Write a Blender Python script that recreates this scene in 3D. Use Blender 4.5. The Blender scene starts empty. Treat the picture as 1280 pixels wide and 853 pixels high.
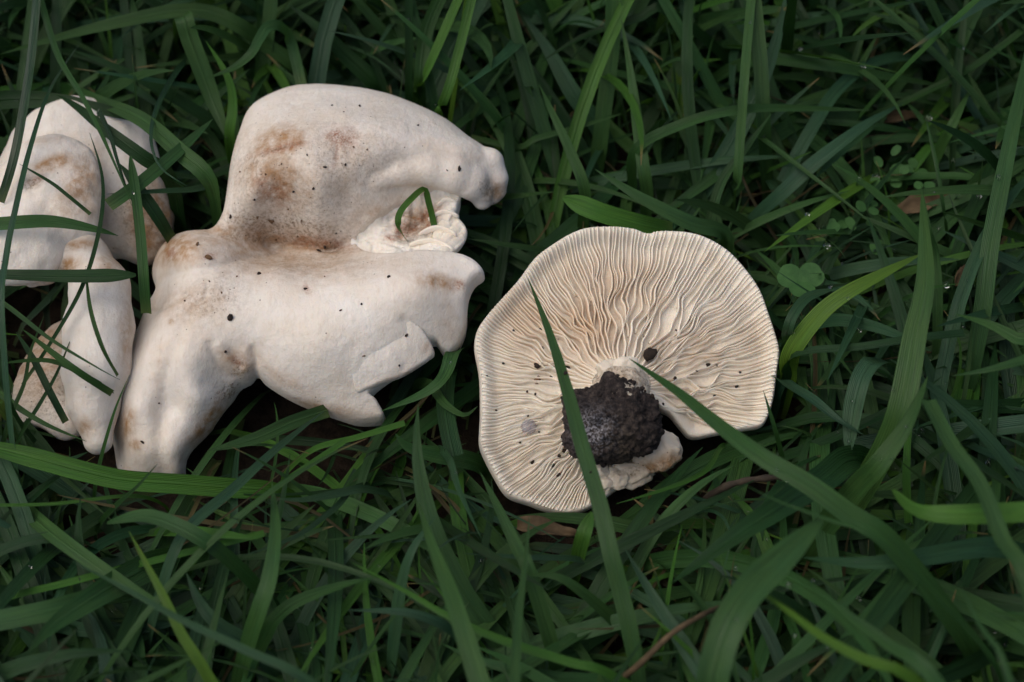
import bpy, bmesh, math, random
import numpy as np
from mathutils import Vector
from mathutils.bvhtree import BVHTree

random.seed(7)
rng = np.random.default_rng(7)
scene = bpy.context.scene
COL = scene.collection
R = math.radians

# ---------------------------------------------------------------- camera
PITCH, DIST, LENS = R(52), 0.62, 60.0
DIRV = np.array([0.0, math.cos(PITCH), -math.sin(PITCH)])
UPV = np.array([0.0, math.sin(PITCH), math.cos(PITCH)])
RIGHT = np.array([1.0, 0.0, 0.0])
TARGET = np.array([0.0, 0.0, 0.028])
CAM = TARGET - DIRV * DIST
FPX = LENS / 36.0 * 1280.0

cam_data = bpy.data.cameras.new("camera")
cam = bpy.data.objects.new("camera", cam_data)
COL.objects.link(cam)
cam.location = CAM
cam.rotation_euler = (math.pi / 2 - PITCH, 0, 0)
cam_data.lens = LENS
cam_data.sensor_width = 36.0
cam_data.clip_start = 0.01
cam_data.clip_end = 200.0
cam_data.dof.use_dof = True
cam_data.dof.focus_distance = 0.605
cam_data.dof.aperture_fstop = 8.5
scene.camera = cam

# ---------------------------------------------------------------- sky, sun, exposure
SUN_EL, SUN_AZ = R(62), R(-105)      # soft overcast light from above and the left
world = bpy.data.worlds.new("World")
scene.world = world
world.use_nodes = True
wn = world.node_tree
bg = wn.nodes["Background"]
sky = wn.nodes.new("ShaderNodeTexSky")
sky.sky_type = 'NISHITA'
sky.sun_disc = False
sky.sun_elevation = SUN_EL
sky.sun_rotation = SUN_AZ
sky.air_density = 1.0
sky.dust_density = 4.0
sky.ozone_density = 1.0
wn.links.new(sky.outputs[0], bg.inputs[0])
bg.inputs[1].default_value = 0.095
sun_data = bpy.data.lights.new("sun", 'SUN')
sun_data.energy = 1.25
sun_data.angle = R(75)
sun_data.color = (1.0, 0.95, 0.88)
sun = bpy.data.objects.new("sun", sun_data)
COL.objects.link(sun)
sd = Vector((math.sin(SUN_AZ) * math.cos(SUN_EL), math.cos(SUN_AZ) * math.cos(SUN_EL), math.sin(SUN_EL)))
sun.rotation_euler = (-sd).to_track_quat('-Z', 'Y').to_euler()
scene.view_settings.view_transform = 'Standard'
scene.view_settings.look = 'None'
scene.view_settings.gamma = 1.0
scene.view_settings.use_curve_mapping = False
scene.view_settings.exposure = 0.36

# ---------------------------------------------------------------- layout helpers
def ray(px, py):
    d = DIRV + RIGHT * ((px - 640.0) / FPX) + UPV * ((426.5 - py) / FPX)
    return d / np.linalg.norm(d)

def at(px, py, h):
    """point on the horizontal plane z = h"""
    d = ray(px, py)
    return CAM + d * ((h - CAM[2]) / d[2])

def project(P):
    P = np.asarray(P, float)
    rel = P - CAM
    zc = rel @ DIRV
    return np.stack([640 + rel @ RIGHT / zc * FPX, 426.5 - rel @ UPV / zc * FPX, zc], -1)

def unit(v):
    v = np.asarray(v, float)
    return v / (np.linalg.norm(v, axis=-1, keepdims=True) + 1e-12)

class Frame:
    """a tilted base plane with its own axes u, v and height w"""
    def __init__(self, px, py, h, elev, lean=0.0):
        self.o = at(px, py, h)
        self.n = unit(np.array([math.sin(lean), -math.cos(elev), math.sin(elev)]))
        self.u = unit(np.cross(np.array([0, 1.0, 0]), self.n)) * 1.0
        self.u = unit(RIGHT - self.n * (RIGHT @ self.n))
        self.v = np.cross(self.n, self.u)
        self.H = None
    def foot(self, px, py, w):
        d = ray(px, py)
        t = ((self.o + self.n * w - CAM) @ self.n) / (d @ self.n)
        rel = CAM + d * t - self.o
        return np.array([rel @ self.u, rel @ self.v])
    def foot_on(self, px, py, dw=0.0):
        w = 0.0
        for _ in range(6):
            uv = self.foot(px, py, w + dw)
            w = float(self.H(uv[None])[0]) if self.H else 0.0
        return np.array([uv[0], uv[1], w + dw])
    def world(self, p):
        p = np.asarray(p, float)
        return self.o + p[..., 0:1] * self.u + p[..., 1:2] * self.v + p[..., 2:3] * self.n
    def set_ctrl(self, ctrl):
        P = np.array([self.foot(x, y, w * 0.01) for x, y, w in ctrl]); W = np.array([w * 0.01 for _, _, w in ctrl])
        self.H = tps(P, W)

def tps(P, W, lam=2e-4):
    s = 100.0
    X = P * s; n = len(X)
    d = np.linalg.norm(X[:, None] - X[None], axis=-1)
    K = np.where(d > 0, d * d * np.log(d + 1e-9), 0) + lam * np.eye(n) * n
    A = np.zeros((n + 3, n + 3)); A[:n, :n] = K; A[:n, n] = 1; A[:n, n+1:] = X; A[n, :n] = 1; A[n+1:, :n] = X.T
    c = np.linalg.solve(A, np.concatenate([W, [0, 0, 0]]))
    def f(Q):
        Q = np.asarray(Q, float) * s
        out = np.full(len(Q), c[n]) + Q @ c[n+1:]
        for i in range(n):
            r2 = ((Q - X[i]) ** 2).sum(-1) + 1e-12
            out += c[i] * 0.5 * r2 * np.log(r2)
        return out
    return f

# ---------------------------------------------------------------- noise, SDF meshing
_lat = rng.random((64, 64, 64)).astype(np.float32) * 2 - 1
def vnoise(P):
    P = np.asarray(P, float)
    i = np.floor(P).astype(int); f = P - i; f = f * f * (3 - 2 * f)
    def g(a, b, c): return _lat[(i[..., 0] + a) & 63, (i[..., 1] + b) & 63, (i[..., 2] + c) & 63]
    x0 = g(0,0,0) * (1 - f[..., 0]) + g(1,0,0) * f[..., 0]; x1 = g(0,1,0) * (1 - f[..., 0]) + g(1,1,0) * f[..., 0]
    y0 = g(0,0,1) * (1 - f[..., 0]) + g(1,0,1) * f[..., 0]; y1 = g(0,1,1) * (1 - f[..., 0]) + g(1,1,1) * f[..., 0]
    a = x0 * (1 - f[..., 1]) + x1 * f[..., 1]; b = y0 * (1 - f[..., 1]) + y1 * f[..., 1]
    return a * (1 - f[..., 2]) + b * f[..., 2]
def fbm(P, oct=3):
    P = np.asarray(P, float); o = 0; a = 1.0
    for k in range(oct):
        o = o + a * vnoise(P * (2 ** k) + 17.3 * k); a *= 0.5
    return o

def smin(a, b, k):
    h = np.clip(0.5 + 0.5 * (b - a) / k, 0, 1)
    return b * (1 - h) + a * h - k * h * (1 - h)
def smax(a, b, k): return -smin(-a, -b, k)

def surface_nets(f, origin, h):
    s = f < 0
    nx, ny, nz = f.shape
    cnt = np.zeros((nx-1, ny-1, nz-1), np.uint8)
    for a in (0, 1):
        for b in (0, 1):
            for c in (0, 1):
                cnt += s[a:nx-1+a, b:ny-1+b, c:nz-1+c]
    act = np.argwhere((cnt > 0) & (cnt < 8))
    idx = np.full(cnt.shape, -1, np.int64); idx[tuple(act.T)] = np.arange(len(act))
    corners = [(a, b, c) for a in (0, 1) for b in (0, 1) for c in (0, 1)]
    cv = np.stack([f[act[:, 0]+a, act[:, 1]+b, act[:, 2]+c] for a, b, c in corners], 1)
    acc = np.zeros((len(act), 3)); num = np.zeros(len(act))
    for i, A in enumerate(corners):
        for j, B in enumerate(corners):
            if j > i and sum(abs(p - q) for p, q in zip(A, B)) == 1:
                m = (cv[:, i] < 0) != (cv[:, j] < 0)
                t = cv[m, i] / (cv[m, i] - cv[m, j])
                acc[m] += np.array(A) + t[:, None] * (np.array(B) - np.array(A)); num[m] += 1
    V = (act + acc / num[:, None]) * h + origin
    F = []
    for ax in range(3):
        o1, o2 = (ax + 1) % 3, (ax + 2) % 3
        sl0 = [slice(None)] * 3; sl1 = [slice(None)] * 3
        sl0[ax] = slice(0, -1); sl1[ax] = slice(1, None)
        e = np.argwhere(s[tuple(sl0)] != s[tuple(sl1)])
        e = e[(e[:, o1] > 0) & (e[:, o2] > 0) & (e[:, o1] < f.shape[o1]-1) & (e[:, o2] < f.shape[o2]-1)]
        flip = s[tuple(e.T)]
        def cell(d1, d2):
            q = e.copy(); q[:, o1] -= d1; q[:, o2] -= d2
            return idx[tuple(q.T)]
        quad = np.stack([cell(1, 1), cell(0, 1), cell(0, 0), cell(1, 0)], 1)
        quad[~flip] = quad[~flip][:, ::-1]
        F.append(quad)
    return V, np.concatenate(F)

def vert_normals(V, F):
    n = np.cross(V[F[:, 2]] - V[F[:, 0]], V[F[:, 3]] - V[F[:, 1]])
    N = np.zeros_like(V)
    for k in range(4): np.add.at(N, F[:, k], n)
    return unit(N)

def catmull(P, m, closed=False):
    P = np.asarray(P, float); n = len(P)
    out = []
    rngi = range(n) if closed else range(n - 1)
    for i in rngi:
        if closed: p0, p1, p2, p3 = P[(i-1) % n], P[i], P[(i+1) % n], P[(i+2) % n]
        else: p0, p1, p2, p3 = P[max(i-1, 0)], P[i], P[i+1], P[min(i+2, n-1)]
        for k in range(m):
            t = k / m
            out.append(0.5 * ((2*p1) + (-p0+p2)*t + (2*p0-5*p1+4*p2-p3)*t*t + (-p0+3*p1-3*p2+p3)*t**3))
    if not closed: out.append(P[-1])
    return np.array(out)

def resample(P, n):
    d = np.concatenate([[0], np.cumsum(np.linalg.norm(np.diff(P, axis=0), axis=1))])
    t = np.linspace(0, d[-1], n)
    return np.stack([np.interp(t, d, P[:, k]) for k in range(P.shape[1])], 1)

def poly_sdf(Q, poly, attr=None):
    """signed distance (negative inside) to a closed 2-D polygon and the attribute of the nearest edge"""
    n = len(poly); best = np.full(len(Q), 1e9); at_ = np.zeros(len(Q)); ins = np.zeros(len(Q), bool)
    for i in range(n):
        a, b = poly[i], poly[(i+1) % n]
        ab = b - a; t = np.clip(((Q - a) @ ab) / (ab @ ab + 1e-18), 0, 1)
        d = np.linalg.norm(Q - a - t[:, None] * ab, axis=1)
        m = d < best
        best[m] = d[m]
        if attr is not None: at_[m] = (attr[i] * (1 - t) + attr[(i+1) % n] * t)[m]
        c = ((a[1] > Q[:, 1]) != (b[1] > Q[:, 1]))
        with np.errstate(divide='ignore', invalid='ignore'):
            x = a[0] + (Q[:, 1] - a[1]) / (b[1] - a[1]) * ab[0]
        ins ^= c & (Q[:, 0] < x)
    return np.where(ins, -best, best), at_

def line_dist(Q, pts):
    best = np.full(len(Q), 1e9)
    for a, b in zip(pts[:-1], pts[1:]):
        ab = b - a; t = np.clip(((Q - a) @ ab) / (ab @ ab + 1e-18), 0, 1)
        best = np.minimum(best, np.linalg.norm(Q - a - t[:, None] * ab, axis=1))
    return best

def roundcones(Q, chain, k=0.002):
    """smooth union of tapered capsules; chain = [(point, radius)]"""
    out = None
    for (a, ra), (b, rb) in zip(chain[:-1], chain[1:]):
        a = np.asarray(a); b = np.asarray(b); ab = b - a
        t = np.clip(((Q - a) @ ab) / (ab @ ab + 1e-18), 0, 1)
        d = np.linalg.norm(Q - a - t[..., None] * ab, axis=-1) - (ra + (rb - ra) * t)
        out = d if out is None else smin(out, d, k)
    return out

def ellipsoid(Q, c, r, M=None):
    q = Q - np.asarray(c)
    if M is not None: q = q @ M
    q = q / np.asarray(r)
    k0 = np.linalg.norm(q, axis=-1); k1 = np.linalg.norm(q / np.asarray(r), axis=-1)
    return k0 * (k0 - 1) / (k1 + 1e-9)

def rot(ax, ang):
    from mathutils import Matrix
    return np.array(Matrix.Rotation(R(ang), 3, ax))

def grid3(lo, hi, h):
    lo = np.asarray(lo) - 3 * h; n = np.ceil((np.asarray(hi) + 3 * h - lo) / h).astype(int) + 1
    ax = [lo[k] + np.arange(n[k]) * h for k in range(3)]
    return lo, n, ax

# ---------------------------------------------------------------- object helpers
def empty(name, loc, label, cat, group=None):
    o = bpy.data.objects.new(name, None); COL.objects.link(o)
    o.location = loc; o.empty_display_size = 0.01
    tag(o, label, cat, group); return o
def tag(o, label=None, cat=None, group=None, kind=None):
    if label: o["label"] = label
    if cat: o["category"] = cat
    if group: o["group"] = group
    if kind: o["kind"] = kind
    return o
def mesh_obj(name, V, F, mat, parent=None, smooth=True, attrs=None, uv=None):
    me = bpy.data.meshes.new(name)
    V = np.asarray(V, float)
    q_ = parent
    while q_ is not None: V = V - np.array(q_.location); q_ = q_.parent
    if isinstance(F, np.ndarray):
        me.vertices.add(len(V)); me.vertices.foreach_set("co", V.astype(np.float32).ravel())
        k = F.shape[1]
        me.loops.add(F.size); me.loops.foreach_set("vertex_index", F.astype(np.int32).ravel())
        me.polygons.add(len(F)); me.polygons.foreach_set("loop_start", np.arange(0, F.size, k, dtype=np.int32))
        me.update(calc_edges=True); me.validate()
    else:
        me.from_pydata([tuple(p) for p in V], [], F)
    if smooth: me.polygons.foreach_set("use_smooth", np.ones(len(me.polygons), bool))
    if attrs:
        for an, av in attrs.items():
            a = me.color_attributes.new(an, 'FLOAT_COLOR', 'POINT')
            c = np.ones((len(V), 4), np.float32); av = np.asarray(av, np.float32)
            c[:, :av.shape[1]] = av
            a.data.foreach_set("color", c.ravel())
    if uv is not None:
        ul = me.uv_layers.new(name="UVMap")
        li = np.zeros(len(me.loops), np.int32); me.loops.foreach_get("vertex_index", li)
        ul.data.foreach_set("uv", np.asarray(uv, np.float32)[li].ravel())
    me.materials.append(mat)
    o = bpy.data.objects.new(name, me); COL.objects.link(o)
    if parent is not None: o.parent = parent
    return o

# ---------------------------------------------------------------- materials
def new_mat(name):
    m = bpy.data.materials.new(name); m.use_nodes = True
    nt = m.node_tree; b = nt.nodes["Principled BSDF"]
    return m, nt, b
def node(nt, t, **kw):
    n = nt.nodes.new(t)
    for k, v in kw.items(): setattr(n, k, v)
    return n
def noise_tex(nt, scale, detail=4, rough=0.6, coord=None):
    n = node(nt, "ShaderNodeTexNoise"); n.inputs["Scale"].default_value = scale
    n.inputs["Detail"].default_value = detail; n.inputs["Roughness"].default_value = rough
    if coord is not None: nt.links.new(coord, n.inputs["Vector"])
    return n
def ramp(nt, src, stops):
    r = node(nt, "ShaderNodeValToRGB"); nt.links.new(src, r.inputs[0])
    e = r.color_ramp.elements
    while len(e) < len(stops): e.new(0.5)
    for k, (p, c) in enumerate(stops):
        e[k].position = p; e[k].color = (*c, 1) if len(c) == 3 else c
    return r
def mix(nt, fac, a, b, mode='MIX'):
    n = node(nt, "ShaderNodeMix", data_type='RGBA', blend_type=mode)
    for s, v in ((n.inputs[0], fac), (n.inputs[6], a), (n.inputs[7], b)):
        if hasattr(v, "default_value"): nt.links.new(v, s)
        elif isinstance(v, tuple): s.default_value = (*v, 1)
        else: s.default_value = v
    return n.outputs[2]
def math_n(nt, op, a, b=None):
    n = node(nt, "ShaderNodeMath", operation=op)
    for s, v in ((n.inputs[0], a), (n.inputs[1], b)):
        if v is None: continue
        if hasattr(v, "default_value"): nt.links.new(v, s)
        else: s.default_value = v
    return n.outputs[0]
def bump(nt, h, strength, dist, b):
    n = node(nt, "ShaderNodeBump"); n.inputs["Strength"].default_value = strength
    n.inputs["Distance"].default_value = dist; nt.links.new(h, n.inputs["Height"])
    nt.links.new(n.outputs[0], b.inputs["Normal"]); return n

def skin_mat(name, base, base2, speck=1.0, rough=0.55):
    """mushroom skin: attribute 'stain' R brown, G reddish, B grey soil film; R and B also carry painted shade"""
    m, nt, b = new_mat(name)
    co = node(nt, "ShaderNodeTexCoord").outputs["Object"]
    at_ = node(nt, "ShaderNodeAttribute", attribute_name="stain_shade")
    sep = node(nt, "ShaderNodeSeparateColor"); nt.links.new(at_.outputs["Color"], sep.inputs[0])
    big = noise_tex(nt, 45, 4, 0.6, co); mid = noise_tex(nt, 260, 5, 0.65, co); fine = noise_tex(nt, 1300, 3, 0.6, co)
    col = mix(nt, ramp(nt, big.outputs[0], [(0.35, (0,0,0)), (0.68, (1,1,1))]).outputs[0], base, base2)
    mpf = node(nt, "ShaderNodeMapping"); nt.links.new(co, mpf.inputs["Vector"]); mpf.inputs["Scale"].default_value = (1.0, 0.28, 0.6); mpf.inputs["Rotation"].default_value = (0, 0, 0.5)
    fib = noise_tex(nt, 620, 4, 0.7, mpf.outputs[0]); mot = noise_tex(nt, 110, 5, 0.7, co)
    col = mix(nt, ramp(nt, mot.outputs[0], [(0.45, (0,0,0)), (0.75, (0.45,)*3)]).outputs[0], col, mix(nt, 1.0, col, (0.90, 0.83, 0.73), 'MULTIPLY'))
    col = mix(nt, ramp(nt, fib.outputs[0], [(0.52, (0,0,0)), (0.75, (0.5,)*3)]).outputs[0], col, mix(nt, 1.0, col, (0.80, 0.74, 0.66), 'MULTIPLY'))
    brk = ramp(nt, mid.outputs[0], [(0.30, (0.25,)*3), (0.62, (1,1,1))]).outputs[0]
    fbr = ramp(nt, fine.outputs[0], [(0.40, (0.35,)*3), (0.60, (1,1,1))]).outputs[0]
    brkf = math_n(nt, 'MULTIPLY', brk, fbr)
    col = mix(nt, math_n(nt, 'MULTIPLY', sep.outputs[0], brk), col, (0.34, 0.19, 0.085))
    col = mix(nt, math_n(nt, 'MULTIPLY', sep.outputs[1], brkf), col, (0.27, 0.10, 0.05))
    fl = ramp(nt, noise_tex(nt, 750, 5, 0.75, co).outputs[0], [(0.46, (0.15,)*3), (0.62, (1,1,1))]).outputs[0]
    col = mix(nt, math_n(nt, 'MULTIPLY', math_n(nt, 'MULTIPLY', sep.outputs[2], fl), 0.85), col, (0.17, 0.115, 0.065))
    # tiny dirt specks, denser where the soil film lies
    vo = node(nt, "ShaderNodeTexVoronoi"); vo.inputs["Scale"].default_value = 620; nt.links.new(co, vo.inputs["Vector"])
    sp = ramp(nt, vo.outputs["Distance"], [(0.10, (1,1,1)), (0.22, (0,0,0))]).outputs[0]
    vs = node(nt, "ShaderNodeSeparateColor"); nt.links.new(vo.outputs["Color"], vs.inputs[0])
    dens = math_n(nt, 'ADD', math_n(nt, 'MULTIPLY', sep.outputs[2], 0.40), 0.015 * speck)
    pick = math_n(nt, 'LESS_THAN', vs.outputs[0], dens)
    col = mix(nt, math_n(nt, 'MULTIPLY', math_n(nt, 'MULTIPLY', sp, pick), 0.8), col, (0.07, 0.04, 0.025))
    nt.links.new(col, b.inputs["Base Color"])
    b.inputs["Roughness"].default_value = rough
    b.inputs["Specular IOR Level"].default_value = 0.35
    b.inputs["Subsurface Weight"].default_value = 0.35
    b.inputs["Subsurface Radius"].default_value = (1.0, 0.6, 0.35)
    b.inputs["Subsurface Scale"].default_value = 0.002
    hh = math_n(nt, 'ADD', math_n(nt, 'ADD', mid.outputs[0], math_n(nt, 'MULTIPLY', fib.outputs[0], 0.5)), math_n(nt, 'MULTIPLY', fine.outputs[0], 0.35))
    bump(nt, hh, 0.35, 0.0014, b)
    return m

M_cap = skin_mat("cap_skin", (0.74, 0.685, 0.615), (0.68, 0.61, 0.525))
M_under = skin_mat("gill_cap_skin", (0.75, 0.69, 0.59), (0.69, 0.61, 0.50), 0.5)
M_flesh = skin_mat("torn_flesh", (0.80, 0.77, 0.71), (0.70, 0.62, 0.51), 0.4, 0.7)

def gill_mat():
    m, nt, b = new_mat("gill_flesh")
    co = node(nt, "ShaderNodeTexCoord").outputs["Object"]
    at_ = node(nt, "ShaderNodeAttribute", attribute_name="stain_shade")
    sep = node(nt, "ShaderNodeSeparateColor"); nt.links.new(at_.outputs["Color"], sep.inputs[0])
    n1 = noise_tex(nt, 70, 4, 0.6, co)
    col = mix(nt, ramp(nt, n1.outputs[0], [(0.35, (0,0,0)), (0.65, (1,1,1))]).outputs[0], (0.80, 0.74, 0.645), (0.75, 0.665, 0.545))
    col = mix(nt, sep.outputs[0], col, (0.58, 0.37, 0.19))  # R paints the tan shading between the gills
    nt.links.new(col, b.inputs["Base Color"])
    b.inputs["Roughness"].default_value = 0.6
    b.inputs["Specular IOR Level"].default_value = 0.3
    b.inputs["Subsurface Weight"].default_value = 0.3
    b.inputs["Subsurface Radius"].default_value = (1.0, 0.55, 0.3)
    b.inputs["Subsurface Scale"].default_value = 0.0012
    n2 = noise_tex(nt, 900, 3, 0.6, co)
    bump(nt, n2.outputs[0], 0.15, 0.0006, b)
    return m
M_gill = gill_mat()
M_stem = skin_mat("stem_flesh", (0.70, 0.63, 0.52), (0.60, 0.50, 0.38), 2.0, 0.75)

def grass_mat(name="grass_leaf", wet=False):
    m, nt, b = new_mat(name)
    at_ = node(nt, "ShaderNodeAttribute", attribute_name="tint")
    uvn = node(nt, "ShaderNodeUVMap", uv_map="UVMap")
    mp = node(nt, "ShaderNodeMapping"); nt.links.new(uvn.outputs[0], mp.inputs["Vector"])
    mp.inputs["Scale"].default_value = (30.0, 40.0, 1.0)
    veins = noise_tex(nt, 1.0, 2, 0.5, mp.outputs[0])
    mp2 = node(nt, "ShaderNodeMapping"); nt.links.new(uvn.outputs[0], mp2.inputs["Vector"])
    mp2.inputs["Scale"].default_value = (2.0, 70.0, 1.0)
    blot = noise_tex(nt, 1.0, 4, 0.65, mp2.outputs[0])
    var = ramp(nt, veins.outputs[0], [(0.30, (0.62,)*3), (0.70, (1.28,)*3)]).outputs[0]
    col = mix(nt, 1.0, at_.outputs["Color"], var, 'MULTIPLY')
    col = mix(nt, ramp(nt, blot.outputs[0], [(0.35, (0,0,0)), (0.7, (0.5,)*3)]).outputs[0], col, mix(nt, 1.0, col, (1.35, 1.1, 0.75), 'MULTIPLY'))
    nt.links.new(col, b.inputs["Base Color"])
    rgh = ramp(nt, blot.outputs[0], [(0.3, ((0.12 if wet else 0.34),)*3), (0.7, ((0.25 if wet else 0.5),)*3)]).outputs[0]
    nt.links.new(rgh, b.inputs["Roughness"])
    b.inputs["Specular IOR Level"].default_value = 0.6 if wet else 0.24
    sx = node(nt, "ShaderNodeSeparateXYZ"); nt.links.new(uvn.outputs[0], sx.inputs[0])
    wv = math_n(nt, 'SINE', math_n(nt, 'MULTIPLY', sx.outputs[0], 75.0))
    mid = math_n(nt, 'ABSOLUTE', math_n(nt, 'SUBTRACT', sx.outputs[0], 0.5))
    keel = ramp(nt, mid, [(0.0, (0,0,0)), (0.07, (1,1,1))]).outputs[0]
    hh = math_n(nt, 'ADD', math_n(nt, 'MULTIPLY', wv, 0.25), math_n(nt, 'ADD', keel, math_n(nt, 'MULTIPLY', veins.outputs[0], 0.6)))
    bump(nt, hh, 0.55, 0.0005, b)
    tr = node(nt, "ShaderNodeBsdfTranslucent")
    tc = mix(nt, 1.0, col, (1.3, 1.35, 0.55), 'MULTIPLY'); nt.links.new(tc, tr.inputs[0])
    ms = node(nt, "ShaderNodeMixShader"); ms.inputs[0].default_value = 0.22
    nt.links.new(b.outputs[0], ms.inputs[1]); nt.links.new(tr.outputs[0], ms.inputs[2])
    nt.links.new(ms.outputs[0], nt.nodes["Material Output"].inputs[0])
    return m
M_grass = grass_mat()
M_wet = grass_mat("wet_grass_leaf", True)

def simple_mat(name, c1, c2, scale, rough=0.8, bs=0.5, bd=0.001, spec=0.3):
    m, nt, b = new_mat(name)
    co = node(nt, "ShaderNodeTexCoord").outputs["Object"]
    n = noise_tex(nt, scale, 6, 0.7, co)
    r = ramp(nt, n.outputs[0], [(0.3, c1), (0.7, c2)])
    nt.links.new(r.outputs[0], b.inputs["Base Color"]); b.inputs["Roughness"].default_value = rough
    b.inputs["Specular IOR Level"].default_value = spec
    bump(nt, n.outputs[0], bs, bd, b)
    return m
M_soil = simple_mat("soil", (0.008, 0.006, 0.004), (0.035, 0.024, 0.015), 180, 0.95, 1.0, 0.004, 0.15)
M_dead = simple_mat("dead_leaf", (0.040, 0.026, 0.012), (0.105, 0.070, 0.034), 160, 0.8)
M_twig = simple_mat("twig_bark", (0.016, 0.012, 0.008), (0.055, 0.040, 0.024), 300, 0.8)
M_crumb = simple_mat("crumb_soil", (0.006, 0.004, 0.003), (0.04, 0.026, 0.018), 700, 0.85)
M_crumb2 = simple_mat("crumb_brown", (0.07, 0.035, 0.018), (0.16, 0.09, 0.045), 700, 0.85)
M_clover = simple_mat("clover", (0.022, 0.062, 0.018), (0.045, 0.11, 0.03), 120, 0.6, spec=0.12)

def clod_mat():
    m, nt, b = new_mat("clod_soil")
    co = node(nt, "ShaderNodeTexCoord").outputs["Object"]
    at_ = node(nt, "ShaderNodeAttribute", attribute_name="stain_shade")
    sep = node(nt, "ShaderNodeSeparateColor"); nt.links.new(at_.outputs["Color"], sep.inputs[0])
    n = noise_tex(nt, 420, 6, 0.75, co); n2 = noise_tex(nt, 1100, 4, 0.7, co)
    c = ramp(nt, n.outputs[0], [(0.32, (0.007, 0.006, 0.006)), (0.50, (0.034, 0.025, 0.022)), (0.70, (0.11, 0.085, 0.07))]).outputs[0]
    c = mix(nt, math_n(nt, 'MULTIPLY', sep.outputs[1], ramp(nt, n.outputs[0], [(0.4, (0,0,0)), (0.6, (1,1,1))]).outputs[0]), c, (0.10, 0.075, 0.05))
    my = ramp(nt, n2.outputs[0], [(0.46, (0,0,0)), (0.60, (1,1,1))]).outputs[0]
    c = mix(nt, math_n(nt, 'MULTIPLY', sep.outputs[0], my), c, (0.42, 0.40, 0.42))
    nt.links.new(c, b.inputs["Base Color"]); b.inputs["Roughness"].default_value = 0.85
    b.inputs["Specular IOR Level"].default_value = 0.25
    bump(nt, math_n(nt, 'ADD', n.outputs[0], n2.outputs[0]), 0.9, 0.0014, b)
    return m
M_clod = clod_mat()

def water_mat(name, milky):
    m, nt, b = new_mat(name)
    b.inputs["Base Color"].default_value = (0.62, 0.58, 0.60, 1) if milky else (1, 1, 1, 1)
    b.inputs["Roughness"].default_value = 0.12 if milky else 0.0
    b.inputs["IOR"].default_value = 1.33
    b.inputs["Transmission Weight"].default_value = 0.8 if milky else 1.0
    return m
M_dew = water_mat("dew_water", False)
M_milky = water_mat("milky_drop", True)

# ---------------------------------------------------------------- ground
gn = 90
gx = np.linspace(-1, 1, gn); gx = np.sign(gx) * np.abs(gx) ** 2.2 * 12.0
GX, GY = np.meshgrid(gx, gx, indexing='ij')
GZ = 0.006 * fbm(np.stack([GX * 14, GY * 14, GX * 0], -1), 3) - 0.006
gi = np.arange(gn * gn).reshape(gn, gn)
GF = np.stack([gi[:-1, :-1], gi[1:, :-1], gi[1:, 1:], gi[:-1, 1:]], -1).reshape(-1, 4)
tag(mesh_obj("ground", np.stack([GX, GY, GZ], -1).reshape(-1, 3), GF, M_soil), "bare dark soil showing between the grass blades", None, None, "structure")

OCC = []     # (verts, faces) of everything solid, for resting small things on it

# ---------------------------------------------------------------- stains and painted shade
def stain_shade_field(V, spots):
    """spots = (channel, x, y, rx, ry, angle, strength)"""
    p = project(V); out = np.zeros((len(V), 3))
    wob = fbm(V * 220, 3)[:, None] * 0.25
    for ch, x, y, rx, ry, ang, s in spots:
        c, sn = math.cos(R(ang)), math.sin(R(ang))
        dx, dy = p[:, 0] - x, p[:, 1] - y
        q = ((dx * c + dy * sn) / rx) ** 2 + ((-dx * sn + dy * c) / ry) ** 2
        v = s * np.exp(-q * (1 + wob[:, 0]))
        out[:, ch] = np.maximum(out[:, ch], v)
    return np.clip(out * 2.15, 0, 1)

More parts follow.
